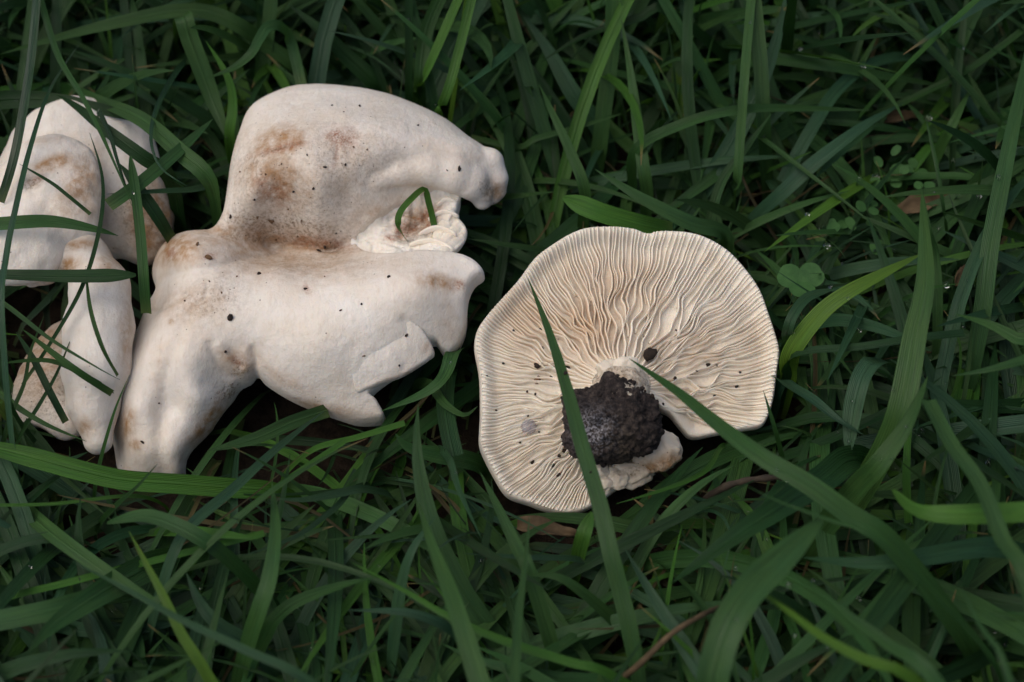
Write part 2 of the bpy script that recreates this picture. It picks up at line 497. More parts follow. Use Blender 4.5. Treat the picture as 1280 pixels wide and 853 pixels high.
# ---------------------------------------------------------------- shells: caps, flaps, flesh
def shell(fr, outline, thick, h=0.0006, k=0.0012, lines=(), bumps=(0.0006, 70), top_off=0.0, fine=(0.00012, 420), extra=None, thin_edge=0.0):
    pts = np.array([fr.foot_on(x, y, top_off - 0.0007 * r)[:2] for x, y, r in outline])
    rr = np.array([r * 0.001 for _, _, r in outline])
    poly = catmull(np.column_stack([pts, rr]), 4, True)
    lo2, hi2 = poly[:, :2].min(0), poly[:, :2].max(0)
    lo2 = lo2 - 0.004; hi2 = hi2 + 0.004
    if extra is not None:
        for c, r in extra: lo2 = np.minimum(lo2, c[:2] - r); hi2 = np.maximum(hi2, c[:2] + r)
    nx, ny = (np.ceil((hi2 - lo2) / h).astype(int) + 1)
    X = lo2[0] + np.arange(nx) * h; Y = lo2[1] + np.arange(ny) * h
    Q = np.stack(np.meshgrid(X, Y, indexing='ij'), -1).reshape(-1, 2)
    sd, ra = poly_sdf(Q, poly[:, :2], poly[:, 2])
    H0 = fr.H(Q) + top_off
    inner = np.clip(-sd, 0, None)
    rad = np.maximum(ra, 1e-5)
    q = np.clip(1 - inner / rad, 0, 1)
    roll = rad * (1 - np.sqrt(np.clip(1 - q * q, 0, 1)))
    H = H0 + bumps[0] * fbm(np.column_stack([Q * bumps[1], np.zeros(len(Q))]), 3) + fine[0] * fbm(np.column_stack([Q * fine[1], np.ones(len(Q))]), 2)
    for pl, amp, sig in lines:
        lp = catmull(np.array([fr.foot_on(x, y, top_off)[:2] for x, y in pl]), 5)
        d = line_dist(Q, lp)
        H = H + amp * 0.001 * np.exp(-(d / (sig * 0.001)) ** 2)
    T = (H - roll).reshape(nx, ny)
    th = np.maximum(thick, rad * 1.35 + 0.001)
    if thin_edge: th = np.minimum(th, np.maximum(rad * 1.35 + 0.0012, thin_edge + inner * 0.35))
    B = (H0 - th).reshape(nx, ny)
    S = sd.reshape(nx, ny)
    lo = min(B[S < 0.003].min(), T[S < 0.003].min()) - 4 * h; hi = T[S < 0.003].max() + 4 * h
    if extra is not None:
        for c, r in extra: lo = min(lo, c[2] - r - 3 * h); hi = max(hi, c[2] + r + 3 * h)
    Z = np.arange(lo, hi + h, h)
    gt = np.gradient(T, h); nt_ = np.sqrt(1 + np.minimum(gt[0] ** 2 + gt[1] ** 2, 12.0))
    f = ((Z[None, None, :] - T[..., None]) / nt_[..., None]).astype(np.float32)
    f = smax(f, (B[..., None] - Z[None, None, :]).astype(np.float32), k)
    f = smax(f, np.broadcast_to(S[..., None], f.shape).astype(np.float32), k)
    if extra is not None:
        bl = np.min([c - r - 0.008 for c, r in extra], 0); bh = np.max([c + r + 0.008 for c, r in extra], 0)
        i0 = np.clip(((bl[:2] - lo2) / h).astype(int), 0, None); i1 = ((bh[:2] - lo2) / h).astype(int) + 2
        z0 = max(0, int((bl[2] - lo) / h)); z1 = int((bh[2] - lo) / h) + 2
        sub = f[i0[0]:i1[0], i0[1]:i1[1], z0:z1]
        G = np.stack(np.meshgrid(X[i0[0]:i1[0]], Y[i0[1]:i1[1]], Z[z0:z1], indexing='ij'), -1)
        f[i0[0]:i1[0], i0[1]:i1[1], z0:z1] = smin(sub, roundcones(G, extra, 0.0015).astype(np.float32), 0.0018)
    f[:, :, 0] = 1; f[:, :, -1] = 1; f[0] = 1; f[-1] = 1; f[:, 0] = 1; f[:, -1] = 1
    V, F = surface_nets(f, np.array([lo2[0], lo2[1], lo]), h)
    return fr.world(V), F, poly[:, :2]

# ================================================================ 1. the large lobed mushroom
BIG_OUT = [(297,166,9),(310,137,11),(341,117,12),(373,107,12),(420,106,12),(477,115,11),(515,128,10),(556,147,9),(585,169,8),(612,188,8),(626,206,7),(628,228,6),(612,240,4),
  (590,236,3),(565,232,2),(538,240,1),(508,252,1),(472,272,1),(446,296,1),(456,312,1),(491,316,2),(528,312,3),(580,318,3),(605,338,2.5),(592,352,3),(584,373,3.5),(581,413,4),(565,441,2),(552,436,1),
  (540,424,1),(512,452,1),(464,486,1),(470,498,1),(479,521,1),(450,527,3),(418,519,4),(366,499,4.5),(331,478,5),(319,465,3),(310,474,3),(296,482,3),(285,499,4),(271,517,5),(250,545,5),(229,570,4),
  (225,596,2.5),(204,610,2),(169,610,2),(147,590,3),(141,559,5),(132,527,6),(138,492,7),(159,440,8),(180,387,7),(193,364,5),(189,346,6),(191,328,8),(201,308,9),(224,291,9),(259,285,7),(275,270,7),(281,245,8),(288,198,9)]
frB = Frame(385, 360, 0.032, R(70), -0.03)
frB.set_ctrl([(x_, y_, w_ * 1.45) for x_, y_, w_ in [(300,160,.6),(330,130,.5),(380,112,.4),(440,112,.4),(520,132,.4),(580,168,.5),(620,205,.4),(625,235,.1),
  (340,170,1.6),(400,150,1.6),(460,150,1.5),(530,170,1.3),(575,190,1.1),(350,220,1.75),(420,200,1.9),(480,190,1.7),(530,205,1.2),(300,230,1.2),(320,262,1.1),(400,250,1.6),(450,240,1.35),
  (500,240,.75),(540,235,.6),(285,270,.7),(330,285,.2),(380,300,.15),(420,300,.2),(445,285,.4),(215,300,.5),(240,315,1.35),(290,315,.85),(205,335,.6),(230,350,1.3),
  (350,335,1.05),(430,330,1.0),(490,325,1.45),(560,325,1.5),(600,338,1.4),(300,360,1.5),(380,380,1.7),(450,370,1.85),(530,365,1.9),(570,360,1.5),(580,410,.9),(560,435,.7),(510,400,1.6),
  (470,430,1.5),(400,440,1.6),(440,500,.6),(470,515,.35),(400,500,.6),(350,470,1.0),(320,450,1.1),(290,450,1.1),(250,400,1.6),(210,390,1.2),(185,400,.4),(165,450,.5),(200,440,1.4),(245,450,1.45),
  (145,500,.1),(175,510,1.0),(215,510,.7),(250,500,1.0),(150,560,-.2),(180,570,.5),(210,575,.4),(235,555,.5),(160,605,-.4),(200,605,-.3),(260,530,.3),(282,490,.4)]])
BIG_LINES = [
  ([(262,288),(320,297),(360,302),(400,308),(432,298)], -2.0, 4.0), ([(330,300),(385,303),(408,310),(430,300)], -2.0, 1.2), ([(250,333),(330,322),(400,322),(440,314)], .3, 3.5),
  ([(198,350),(260,335),(310,322),(350,310)], -1.3, 1.8), ([(205,318),(240,308),(280,306)], 0.9, 4.0),
  ([(183,388),(200,388),(215,380),(232,368)], -0.9, 0.9), ([(232,368),(250,352),(262,350)], -.5, .8), ([(240,385),(256,372),(258,355)], -.5, 1.0),
  ([(236,395),(220,430),(206,480),(199,530),(203,590)], -1.2, 2.6), ([(205,395),(180,450),(165,510),(163,560)], .7, 4.0), ([(258,430),(240,480),(225,530),(215,580)], .6, 4.0),
  ([(262,430),(272,455),(296,474)], -.9, 1.3), ([(276,434),(286,452),(302,464)], 1.0, 1.8), ([(290,440),(296,452),(302,458)], -.7, 1.0), ([(316,436),(320,450),(317,464)], -1.4, 1.1),
  ([(306,442),(309,455),(311,470)], 1.0, 1.6), ([(255,480),(275,487),(290,492)], -0.4, 1.0),
  ([(330,190),(345,186),(368,178)], -0.45, 0.9),
  ([(440,235),(475,222),(505,218)], -0.9, 3.5), ([(520,220),(555,225),(583,237)], -2.6, 1.3),
  ([(440,435),(436,450),(440,480)], -0.4, 2.0), ([(505,400),(525,415),(545,430)], -0.9, 1.5),
  ([(420,180),(421,205)], -0.25, 0.8), ([(437,190),(440,208),(450,214)], -0.25, 0.8),
  ([(340,235),(362,232),(371,243)], -0.3, 0.9), ([(372,118),(365,150),(352,180)], -.5, 4.0), ([(400,130),(440,150),(500,160)], .5, 5.0), ([(310,180),(300,230),(290,262)], -.6, 3.0), ([(430,240),(410,270),(405,300)], -.8, 2.0), ([(365,262),(385,285),(395,303)], -.6, 1.4), ([(440,262),(425,285),(415,303)], .7, 1.6), ([(345,262),(362,285),(372,300)], .5, 1.6), ([(300,256),(330,282),(345,292)], -0.5, 2.0),
  ([(235,395),(228,440),(235,480)], 0.5, 4.0), ([(170,430),(160,480),(165,520)], 0.5, 4.0), ([(550,350),(568,358)], -0.8, 2.5),
]
def LB(x, y, dw=0.0): return frB.foot_on(x, y, dw)
lip = [(LB(470,226,-.0035), .003), (LB(500,214,-.003), .0048), (LB(535,212,-.003), .0058), (LB(566,218,-.003), .0066), (LB(588,228,-.004), .0062), (LB(601,244,-.006), .0042), (LB(603,252,-.007), .0028)]
hook = [(LB(611,204,-.006), .0058), (LB(618,224,-.006), .0050), (LB(620,238,-.007), .0036), (LB(616,246,-.008), .0026)]
cv, cf, BIG_POLY = shell(frB, BIG_OUT, 0.011, 0.0006, 0.0014, BIG_LINES, (0.00045, 45), extra=lip + hook[::-1])
BIG_STAIN = [(0,350,178,34,18,-12,.75),(1,350,186,26,4,-16,.8),(0,345,225,45,38,20,.5),(1,342,240,26,18,30,.42),(2,335,225,75,55,20,.30),(2,355,285,85,22,8,.60),(0,300,292,60,13,6,.5),
  (1,395,303,40,7,8,.85),(2,403,309,24,6,12,1.0),(0,385,306,50,14,8,.6),(2,330,299,50,5,5,.8),(0,222,312,34,20,-10,.6),(1,215,316,5,5,0,.7),(1,262,321,8,4,-10,.7),(0,320,310,60,14,-8,.35),(1,427,172,20,12,20,.6),(1,421,190,4,20,5,.4),(2,430,200,70,50,0,.30),(2,346,187,26,2.0,-16,1.0),(0,365,328,100,24,2,.34),(2,370,326,100,18,2,.26),(1,330,232,12,8,40,.5),(2,318,205,18,12,-30,.35),(0,410,225,60,30,20,.24),(2,470,150,60,30,10,.12),(0,300,455,26,22,0,.35),(0,520,350,60,26,0,.12),(0,400,510,50,8,12,.35),(0,560,400,14,40,0,.16),
  (0,160,530,10,22,5,.5),(0,168,556,10,8,0,.45),(0,545,352,30,12,10,.5),(1,572,357,8,6,0,.6),(0,262,528,12,40,38,.6),(2,285,490,16,9,-25,.8),(2,300,462,12,10,0,.55),(1,297,452,7,5,0,.7),(0,285,445,18,12,0,.4),
  (2,265,375,45,28,-20,.30),(0,240,380,45,26,-20,.30),(0,620,240,14,16,0,.5),(2,612,240,16,10,60,.5),(2,380,255,95,50,10,.25),(0,470,262,50,14,-25,.28),(0,470,330,60,16,0,.16),(1,383,362,3,6,-20,.8),(0,214,402,5,5,0,.5),
  (0,430,200,120,60,10,.16),(2,400,200,110,70,10,.16),(0,240,400,50,40,0,.12),(0,330,300,110,26,4,.4),(0,450,205,80,20,10,.14),(0,355,475,40,10,30,.22),(0,200,470,10,60,5,.15),(0,560,190,40,14,20,.15)]
big = empty("mushroom", tuple(frB.world(np.array([0, 0, -0.02]))), "large cream lobed mushroom cap with brown stains and a torn notch", "mushroom")
mesh_obj("cap", cv, cf, M_cap, big, attrs={"stain_shade": stain_shade_field(cv, BIG_STAIN)})
OCC.append((cv, cf)); BIG_OCC = len(OCC) - 1
# stalk hidden under the cap, down to the ground
a = frB.world(LB(400, 380, -0.022)); b_ = np.array([a[0] + 0.004, a[1] - 0.006, -0.004])
lo, n3, ax = grid3(np.minimum(a, b_) - 0.018, np.maximum(a, b_) + 0.018, 0.0012)
G = np.stack(np.meshgrid(*ax, indexing='ij'), -1)
v_, f_ = surface_nets(roundcones(G, [(a, .013), ((a + b_) / 2, .0105), (b_, .013)]), lo, 0.0012)
mesh_obj("stem", v_, f_, M_cap, big, attrs={"stain_shade": stain_shade_field(v_, [])})
# torn flesh inside the notch
FLESH = [(438,303,.8),(455,282,.8),(480,262,.8),(512,244,.8),(560,228,.8),(574,240,.8),(571,262,.8),(560,285,.8),(556,318,.8),(500,326,.8),(450,322,.8)]
v_, f_, _ = shell(frB, FLESH, 0.009, 0.0005, 0.0008, [([(450,300),(475,302),(500,308)], -0.9, 0.9),([(455,292),(480,290),(505,298)], -0.9, 0.8),([(465,284),(490,280),(515,285)], -1.0, 0.9),([(480,272),(505,268),(530,270)], -1.2, 1.0),([(500,292),(525,280),(545,262)], -1.6, 1.6),([(520,300),(540,296),(555,300)], -1.2, 1.2)],
                  (0.0013, 190), top_off=-0.0022, fine=(0.0006, 700))
flesh = mesh_obj("torn_flesh", v_, f_, M_flesh, big, attrs={"stain_shade": stain_shade_field(v_, [(1,505,288,12,12,0,.8),(1,528,278,26,9,-40,.8),(1,490,298,10,5,0,.6),(0,520,275,30,18,-20,.5),(2,515,285,22,14,-30,.5)])})
OCC.append((v_, f_))
# exposed gill plates hanging at the torn edge
def plate(fr, pts, dw, h_mm, t_mm, mat, parent, bow=0.0):
    P = np.array([fr.foot_on(x, y, dw) for x, y in pts]); P = resample(catmull(P, 6), 12)
    t = np.gradient(P, axis=0); s = unit(np.cross(t, [0, 0, 1.0]))
    V = []; n = len(P)
    for k in range(n):
        e = math.sin(math.pi * (k + .6) / (n + .2)) ** 0.5
        V += [P[k] + s[k] * t_mm * .0005 + [0, 0, -h_mm * .001], P[k] + s[k] * (t_mm * .0003 + bow * .001 * e), P[k] - s[k] * (t_mm * .0003 - bow * .001 * e), P[k] - s[k] * t_mm * .0005 + [0, 0, -h_mm * .001]]
        V[-3] = V[-3] + np.array([0, 0, .0006 * e * h_mm]); V[-2] = V[-2] + np.array([0, 0, .0006 * e * h_mm])
    F = []
    for k in range(n - 1):
        for j in range(4): F.append((4*k+j, 4*k+(j+1) % 4, 4*k+4+(j+1) % 4, 4*k+4+j))
    F += [(0, 1, 2, 3)[::-1], tuple(4*(n-1) + j for j in range(4))]
    W = fr.world(np.array(V))
    return mesh_obj("gill", W, F, mat, parent, attrs={"stain_shade": np.zeros((len(V), 3))})
for i, (x0, y0, x1, y1) in enumerate(((512,308,566,314),(524,296,570,296),(536,276,573,272),(546,258,572,255))):
    plate(frB, [(x0, y0), ((x0 + x1) / 2, (y0 + y1) / 2 - 6), (x1, y1)], -0.0025, 4 + random.random() * 2, 1.4, M_gill, flesh, random.uniform(-1.2, 1.2))
CH = [(545,283,1),(563,262,1),(574,272,1),(583,284,1),(582,298,1),(570,314,1),(552,318,1),(540,300,1)]
v_, f_, _ = shell(frB, CH, 0.004, 0.0005, 0.001, [([(548,300),(562,285),(570,272)], -.7, .7), ([(554,308),(568,296),(578,284)], -.7, .7), ([(562,314),(574,304),(582,294)], -.7, .7)], (0.0012, 120), top_off=-0.002)
mesh_obj("gill_fragment", v_, f_, M_under, flesh, attrs={"stain_shade": stain_shade_field(v_, [])}); OCC.append((v_, f_))
CH = [(561,237,1),(574,237,1),(576,246,1),(571,256,1),(561,250,1)]
v_, f_, _ = shell(frB, CH, 0.004, 0.0004, 0.001, (), (0.001, 150), top_off=-0.0015)
mesh_obj("gill_fragment", v_, f_, M_under, flesh, attrs={"stain_shade": stain_shade_field(v_, [(2,565,238,8,4,0,.7)])})
# folded-over flap on the lower margin
FLAP = [(436,448,.8),(443,436,.8),(470,414,.8),(501,396,.8),(522,406,.8),(536,424,1.3),(543,441,.8),(536,449,.8),(518,461,.7),(498,472,.7),(478,478,.7),(460,485,.7),(444,489,.7)]
frH = Frame(385, 360, 0.032, R(70), -0.03)
hinge = [LB(430, 446)[:2], LB(502, 394)[:2]]
_hd = unit(hinge[1] - hinge[0]); _hn = np.array([_hd[1], -_hd[0]])
frH.H = lambda Q: frB.H(Q) - 0.0018 + 0.0050 * np.clip(((np.asarray(Q) - hinge[0]) @ _hn) / 0.016, 0, 1)
v_, f_, _ = shell(frH, FLAP, 0.0034, 0.0005, 0.0007, [([(470,460),(500,440),(530,430)], .5, 4.), ([(500,470),(510,455)], -.3, 1.2)], (0.0006, 90), top_off=0.0001)
mesh_obj("folded_flap", v_, f_, M_cap, big, attrs={"stain_shade": stain_shade_field(v_, [(0,505,468,36,5,-22,.35),(0,536,436,8,10,0,.3)])}); OCC.append((v_, f_))

# ================================================================ 2. the upturned gilled mushroom
GIL_OUT = [(718,289,2),(740,283,2),(772,282.5,2),(794,285.6,2),(809.5,291,2),(825,288,2),(856,289,2),(883,296,2),(910,312,2),(932,335,1.8),(950,361,1.8),(961,390,1.8),(970,417,1.8),(975,439,1.8),(972,466,1.8),(968,497,1.8),
  (961,520,1.5),(952,533,1.2),(932,537,1),(901,542,1),(866,548,1),(852,537,1),(838,520,1),(827,514,1),(814,505,1),(800,520,1),(797,560,1),(793,584,1),(785,600,1),(767,615,1),(736,636,1.3),(709,643,1.6),(682,638,2),(660,630,2),(634,620,2.2),(617,595,2.4),
  (600,560,2.4),(599,537,2.4),(600,515,2.4),(599,470,2.6),(593,435,2.8),(596,413,3.2),(607,395,3.6),(629,370,3.8),(647,350,3.8),(669,321,3.2),(696,301,2.6)]
frG = Frame(785, 462, 0.030, R(68), 0.04)
frG.set_ctrl([(718,289,.15),(772,283,.1),(809,291,-.15),(856,289,.1),(910,312,.15),(950,361,.1),(970,417,.0),(972,466,-.05),(961,520,-.15),(901,542,-.3),(866,548,-.35),(838,520,-.1),
  (736,636,-.2),(682,638,-.05),(634,620,.0),(600,560,.1),(600,515,.12),(599,470,.2),(593,435,.35),(607,395,.5),(647,350,.45),(696,301,.25),(775,485,.1),(775,380,-.05),(880,420,.05),(690,420,.1),(680,550,.1),(850,470,.1),(770,600,-.1)])
GH = frG.H
CEN = frG.foot_on(774, 490)[:2]
rim_poly = catmull(np.array([frG.foot_on(x, y, -0.0007 * r)[:2] for x, y, r in GIL_OUT]), 4, True)
def gill_floor(Q):
    sd, _ = poly_sdf(Q, rim_poly)
    d = np.clip(-sd, 0, 0.012)
    r = np.linalg.norm(Q - CEN, axis=1)
    e = np.clip((d - 0.0008) / 0.006, 0, 1); e = e * e * (3 - 2 * e)
    return -0.0034 * e + 0.0095 * np.exp(-(r / 0.0125) ** 2)
class GFrame(Frame): pass
frF = Frame(785, 462, 0.030, R(68), 0.04)
frF.H = lambda Q: GH(Q)
# cap body: the floor between the gills is the top of this shell
def shell_floor():
    h = 0.0006; k = 0.0012
    lo2 = rim_poly.min(0) - 0.004; hi2 = rim_poly.max(0) + 0.004
    nx, ny = (np.ceil((hi2 - lo2) / h).astype(int) + 1)
    X = lo2[0] + np.arange(nx) * h; Y = lo2[1] + np.arange(ny) * h
    Q = np.stack(np.meshgrid(X, Y, indexing='ij'), -1).reshape(-1, 2)
    rr = catmull(np.array([[r * .001, 0] for _, _, r in GIL_OUT]), 4, True)[:, 0]
    sd, ra = poly_sdf(Q, rim_poly, rr)
    inner = np.clip(-sd, 0, None)
    q = np.clip(1 - inner / ra, 0, 1)
    roll = ra * (1 - np.sqrt(np.clip(1 - q * q, 0, 1)))
    Hh = GH(Q)
    T = (Hh + gill_floor(Q) - roll + 0.00025 * fbm(np.column_stack([Q * 120, Q[:, :1] * 0]), 2)).reshape(nx, ny)
    B = (Hh - 0.0035 - ra * 1.4 - 0.010 * np.clip(inner / 0.035, 0, 1) ** 0.7).reshape(nx, ny)
    S = sd.reshape(nx, ny)
    lo = B[S < .002].min() - 4 * h; hi = T[S < .002].max() + 4 * h
    Z = np.arange(lo, hi, h)
    gt = np.gradient(T, h); nn = np.sqrt(1 + np.minimum(gt[0] ** 2 + gt[1] ** 2, 12))
    f = smax(((Z - T[..., None]) / nn[..., None]).astype(np.float32), (B[..., None] - Z).astype(np.float32), k)
    f = smax(f, np.broadcast_to(S[..., None], f.shape).astype(np.float32), k)
    V, F = surface_nets(f, np.array([lo2[0], lo2[1], lo]), h)
    return frG.world(V), F
gv, gf = shell_floor()
gil = empty("mushroom", tuple(frG.world(np.array([0, 0, -0.015]))), "upturned mushroom showing cream radiating gills and a black soil clod on its stem", "mushroom")
# warm tan shading between the upper gills, painted into the colour
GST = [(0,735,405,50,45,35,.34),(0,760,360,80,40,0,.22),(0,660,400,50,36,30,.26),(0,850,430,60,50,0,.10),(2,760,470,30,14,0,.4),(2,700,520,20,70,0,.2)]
mesh_obj("cap", gv, gf, M_under, gil, attrs={"stain_shade": stain_shade_field(gv, GST)})
OCC.append((gv, gf)); GIL_OCC = len(OCC) - 1
def rim_hit(th):
    d = np.array([math.cos(th), math.sin(th)]); best = 1e9
    for i in range(len(rim_poly)):
        a = rim_poly[i] - CEN; b = rim_poly[(i + 1) % len(rim_poly)] - CEN
        e = b - a; den = d[0] * e[1] - d[1] * e[0]
        if abs(den) < 1e-12: continue
        t = (a[0] * e[1] - a[1] * e[0]) / den; s = (a[0] * d[1] - a[1] * d[0]) / den
        if t > 0 and 0 <= s <= 1: best = min(best, t)
    return best
def swirl(th, s):
    # common waviness field so that neighbours run together; strongest half way out
    A = 0.10 * np.exp(-((s - 0.42) / 0.24) ** 2) + 0.012
    thv = np.full_like(s, th) if np.ndim(th) == 0 else th
    return A * (fbm(np.stack([np.cos(thv) * 7 + 5, np.sin(thv) * 7 + 3, s * 7.5], -1), 2)) + 0.10 * (1 - s) * vnoise(np.stack([np.cos(thv) * 1.6, np.sin(thv) * 1.6, s * 0 + 4.2], -1))
gill_n = 0
def add_gill(th_end, s0, merge=None, hscale=1.0):
    global gill_n
    rho = rim_hit(th_end)
    if rho < 0.030: return
    n = 34 if s0 < .3 else 22
    s = s0 + (1.0 - s0) * np.linspace(0, 1, n) ** 0.9
    ph = random.uniform(0, 6.28); fr = random.uniform(5, 9)
    th = th_end + swirl(th_end, s) + 0.012 * np.sin(s * fr * 2 + ph) * np.exp(-((s - .45) / .3) ** 2)
    if merge is not None:
        q = np.clip((s - s0) / 0.16, 0, 1); th = th + merge * (1 - q * q * (3 - 2 * q))
    r = s * rho * 0.985
    P2 = CEN + np.stack([r * np.cos(th), r * np.sin(th)], 1)
    sd, _ = poly_sdf(P2, rim_poly)
    keep = sd < -0.0007
    if keep.sum() < 6: return
    P2 = P2[keep]; s = s[keep]; n = len(P2)
    base = GH(P2) + gill_floor(P2)
    hg = 0.0034 * (1 - 0.55 * s ** 3) * np.clip((s - s0) / 0.08 + 0.25, 0, 1) * hscale * (1 + 0.12 * np.sin(s * 23 + ph))
    hg = np.minimum(hg, GH(P2) + 0.0006 * (1 - s) - base + 0.0004 + 0.004 * np.exp(-(s / .22) ** 2))
    hg = np.maximum(hg, 0.0004)
    t = np.gradient(P2, axis=0); sd2 = unit(np.stack([-t[:, 1], t[:, 0]], 1))
    lean = 0.00045 * np.sin(s * 14 + ph * 2) * (1 - s)
    wb = 0.00046 + 0.00026 * (1 - s); wt = 0.00027 + 0.00010 * (1 - s)
    V = np.zeros((n, 5, 3))
    for j, (o, z, l) in enumerate(((1, 0, 0), (.72, .55, .5), (0, 1.0, 1), (-.72, .55, .5), (-1, 0, 0))):
        half = wb * (1 - z) + wt * z
        V[:, j, :2] = P2 + sd2 * (o * half + lean * l)[:, None]
        V[:, j, 2] = base + hg * z - (0.0006 if z == 0 else 0)
    F = []
    for k in range(n - 1):
        for j in range(4): F.append((5*k+j, 5*k+5+j, 5*k+6+j, 5*k+1+j))
    W = frG.world(V.reshape(-1, 3))
    p = np.repeat(np.clip(np.array([.35, .12, 0, .12, .35])[None], 0, 1), n, 0).reshape(-1)
    st = stain_shade_field(W, GST)[:, :1] * 0.8
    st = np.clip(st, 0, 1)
    mesh_obj("gill", W, np.array(F), M_gill, gil, attrs={"stain_shade": np.concatenate([st, st * 0, st * 0], 1)})
    OCC.append((W, np.array(F))); gill_n += 1
NP = 62
for i in range(NP):
    th = i / NP * 2 * math.pi
    dth = 2 * math.pi / NP
    add_gill(th + random.uniform(-.1, .1) * dth, 0.19)
    add_gill(th + dth * .5 + random.uniform(-.1, .1) * dth, random.uniform(.28, .42), random.choice((-1, 1)) * dth * .42, .9)
    add_gill(th + dth * .25 + random.uniform(-.04, .04) * dth, random.uniform(.50, .68), random.choice((-1, 1)) * dth * .18, .75)
    add_gill(th + dth * .75 + random.uniform(-.04, .04) * dth, random.uniform(.50, .68), random.choice((-1, 1)) * dth * .18, .75)

# stem stub, its broken pieces and the soil clod
def GL(x, y, dw): return frG.world(frG.foot_on(x, y, dw))
def sdf_mesh(fn, lo, hi, h, disp=None):
    lo, n3, ax = grid3(lo, hi, h)
    G = np.stack(np.meshgrid(*ax, indexing='ij'), -1)
    V, F = surface_nets(fn(G), lo, h)
    if disp: 
        N = vert_normals(V, F); V = V + N * disp(V)[:, None]
    return V, F
c0, c1, c2 = GL(776, 486, -0.002), GL(774, 495, 0.009), GL(770, 508, 0.016)
v_, f_ = sdf_mesh(lambda Q: roundcones(Q, [(c0, .0105), (c1, .0092), (c2, .0100)], .003), np.min([c0, c1, c2], 0) - .014, np.max([c0, c1, c2], 0) + .014, .0007,
                  lambda V: 0.0008 * fbm(V * 260, 3) + 0.0003 * fbm(V * 900, 2))
mesh_obj("stem", v_, f_, M_stem, gil, attrs={"stain_shade": stain_shade_field(v_, [(2,775,474,36,16,10,1.0),(2,775,460,40,10,0,.45),(2,790,500,20,20,0,.7),(0,775,470,30,12,0,.25)])}); OCC.append((v_, f_))
bm = bmesh.new(); bmesh.ops.create_icosphere(bm, subdivisions=6, radius=1.0)
sv = np.array([v.co for v in bm.verts]); sf = np.array([[v.index for v in f.verts] for f in bm.faces]); bm.free()
cc = GL(763, 529, 0.0165)
rx, ry, rz = 0.0165, 0.0145, 0.0135
base = sv * np.array([rx, ry, rz])
lump = 0.0026 * fbm(sv * 2.2 + 3, 3) + 0.0009 * fbm(sv * 8, 3) + 0.0009 * np.abs(fbm(sv * 24, 2)) - 0.0006
Vc = base + sv * lump[:, None]
Mr = frG.world(np.array([[1.0, 0, 0], [0, 1, 0], [0, 0, 1]])) - frG.o
Vw = cc + Vc @ Mr
pr = project(Vw)
def blob(x, y, r, s): return s * np.exp(-((pr[:, 0] - x) ** 2 + (pr[:, 1] - y) ** 2) / r ** 2)
st = np.stack([np.maximum(blob(741, 538, 22, 1.3), blob(752, 526, 12, .8)), blob(775, 560, 30, .9), pr[:, 0] * 0], 1)
clod = mesh_obj("soil_clod", Vw, sf, M_clod, gil, attrs={"stain_shade": st}); OCC.append((Vw, sf))
def chunk(px, py, dw, size, mat, name, seed, spots=(), sq=(1, 1, .7), parent=None, sub=4):
    bm = bmesh.new(); bmesh.ops.create_icosphere(bm, subdivisions=sub, radius=1.0)
    s = np.array([v.co for v in bm.verts]); F = np.array([[v.index for v in f.verts] for f in bm.faces]); bm.free()
    # facets: clip the ball with random planes so that it breaks like flesh
    r = np.random.default_rng(seed)
    for _ in range(9):
        n = unit(r.normal(size=3)); d = 0.62 + 0.25 * r.random()
        ex = np.clip(s @ n - d, 0, None); s = s - ex[:, None] * n * 0.92
    s = s * (1 + 0.12 * fbm(s * 3 + seed, 3)[:, None] + 0.05 * fbm(s * 11 + seed, 3)[:, None])
    V = np.asarray(px if dw is None else GL(px, py, dw)) + (s * np.array(sq) * size) @ Mr
    o = mesh_obj(name, V, F, mat, parent or gil, attrs={"stain_shade": stain_shade_field(V, spots)}); OCC.append((V, F)); return o
chunk(818, 566, 0.006, 0.0098, M_stem, "stem_fragment", 4, [(0,822,584,28,9,-25,.95),(2,815,588,30,8,-25,.7),(2,805,555,10,10,0,.5)], (1.0, .85, .8))
chunk(790, 592, 0.002, 0.0065, M_stem, "stem_fragment", 9, [(2,790,590,14,6,-20,.8)], (1.2, .8, .7))
chunk(771, 597, 0.0035, 0.0046, M_stem, "flesh_chip", 11, [(2,772,592,8,5,0,.5)])
chunk(758, 603, 0.003, 0.0036, M_stem, "flesh_chip", 12)
chunk(752, 590, 0.0035, 0.0030, M_stem, "flesh_chip", 13)
chunk(783, 462, 0.0085, 0.0052, M_stem, "flesh_chip", 14, [(2,785,470,10,6,0,.6)])
chunk(762, 464, 0.008, 0.0046, M_stem, "flesh_chip", 15, [(2,762,470,8,5,0,.6)])

for k in range(34):
    i = rng.integers(len(sv))
    while project(Vw[i])[2] > project(cc)[2] + .004: i = rng.integers(len(sv))
    chunk(Vw[i] + (sv[i] @ Mr) * .0003, 0, None, rng.uniform(.0005, .0014), M_clod, "soil_lump", 100 + k, (), (1, rng.uniform(.7, 1), .8), clod, 2)
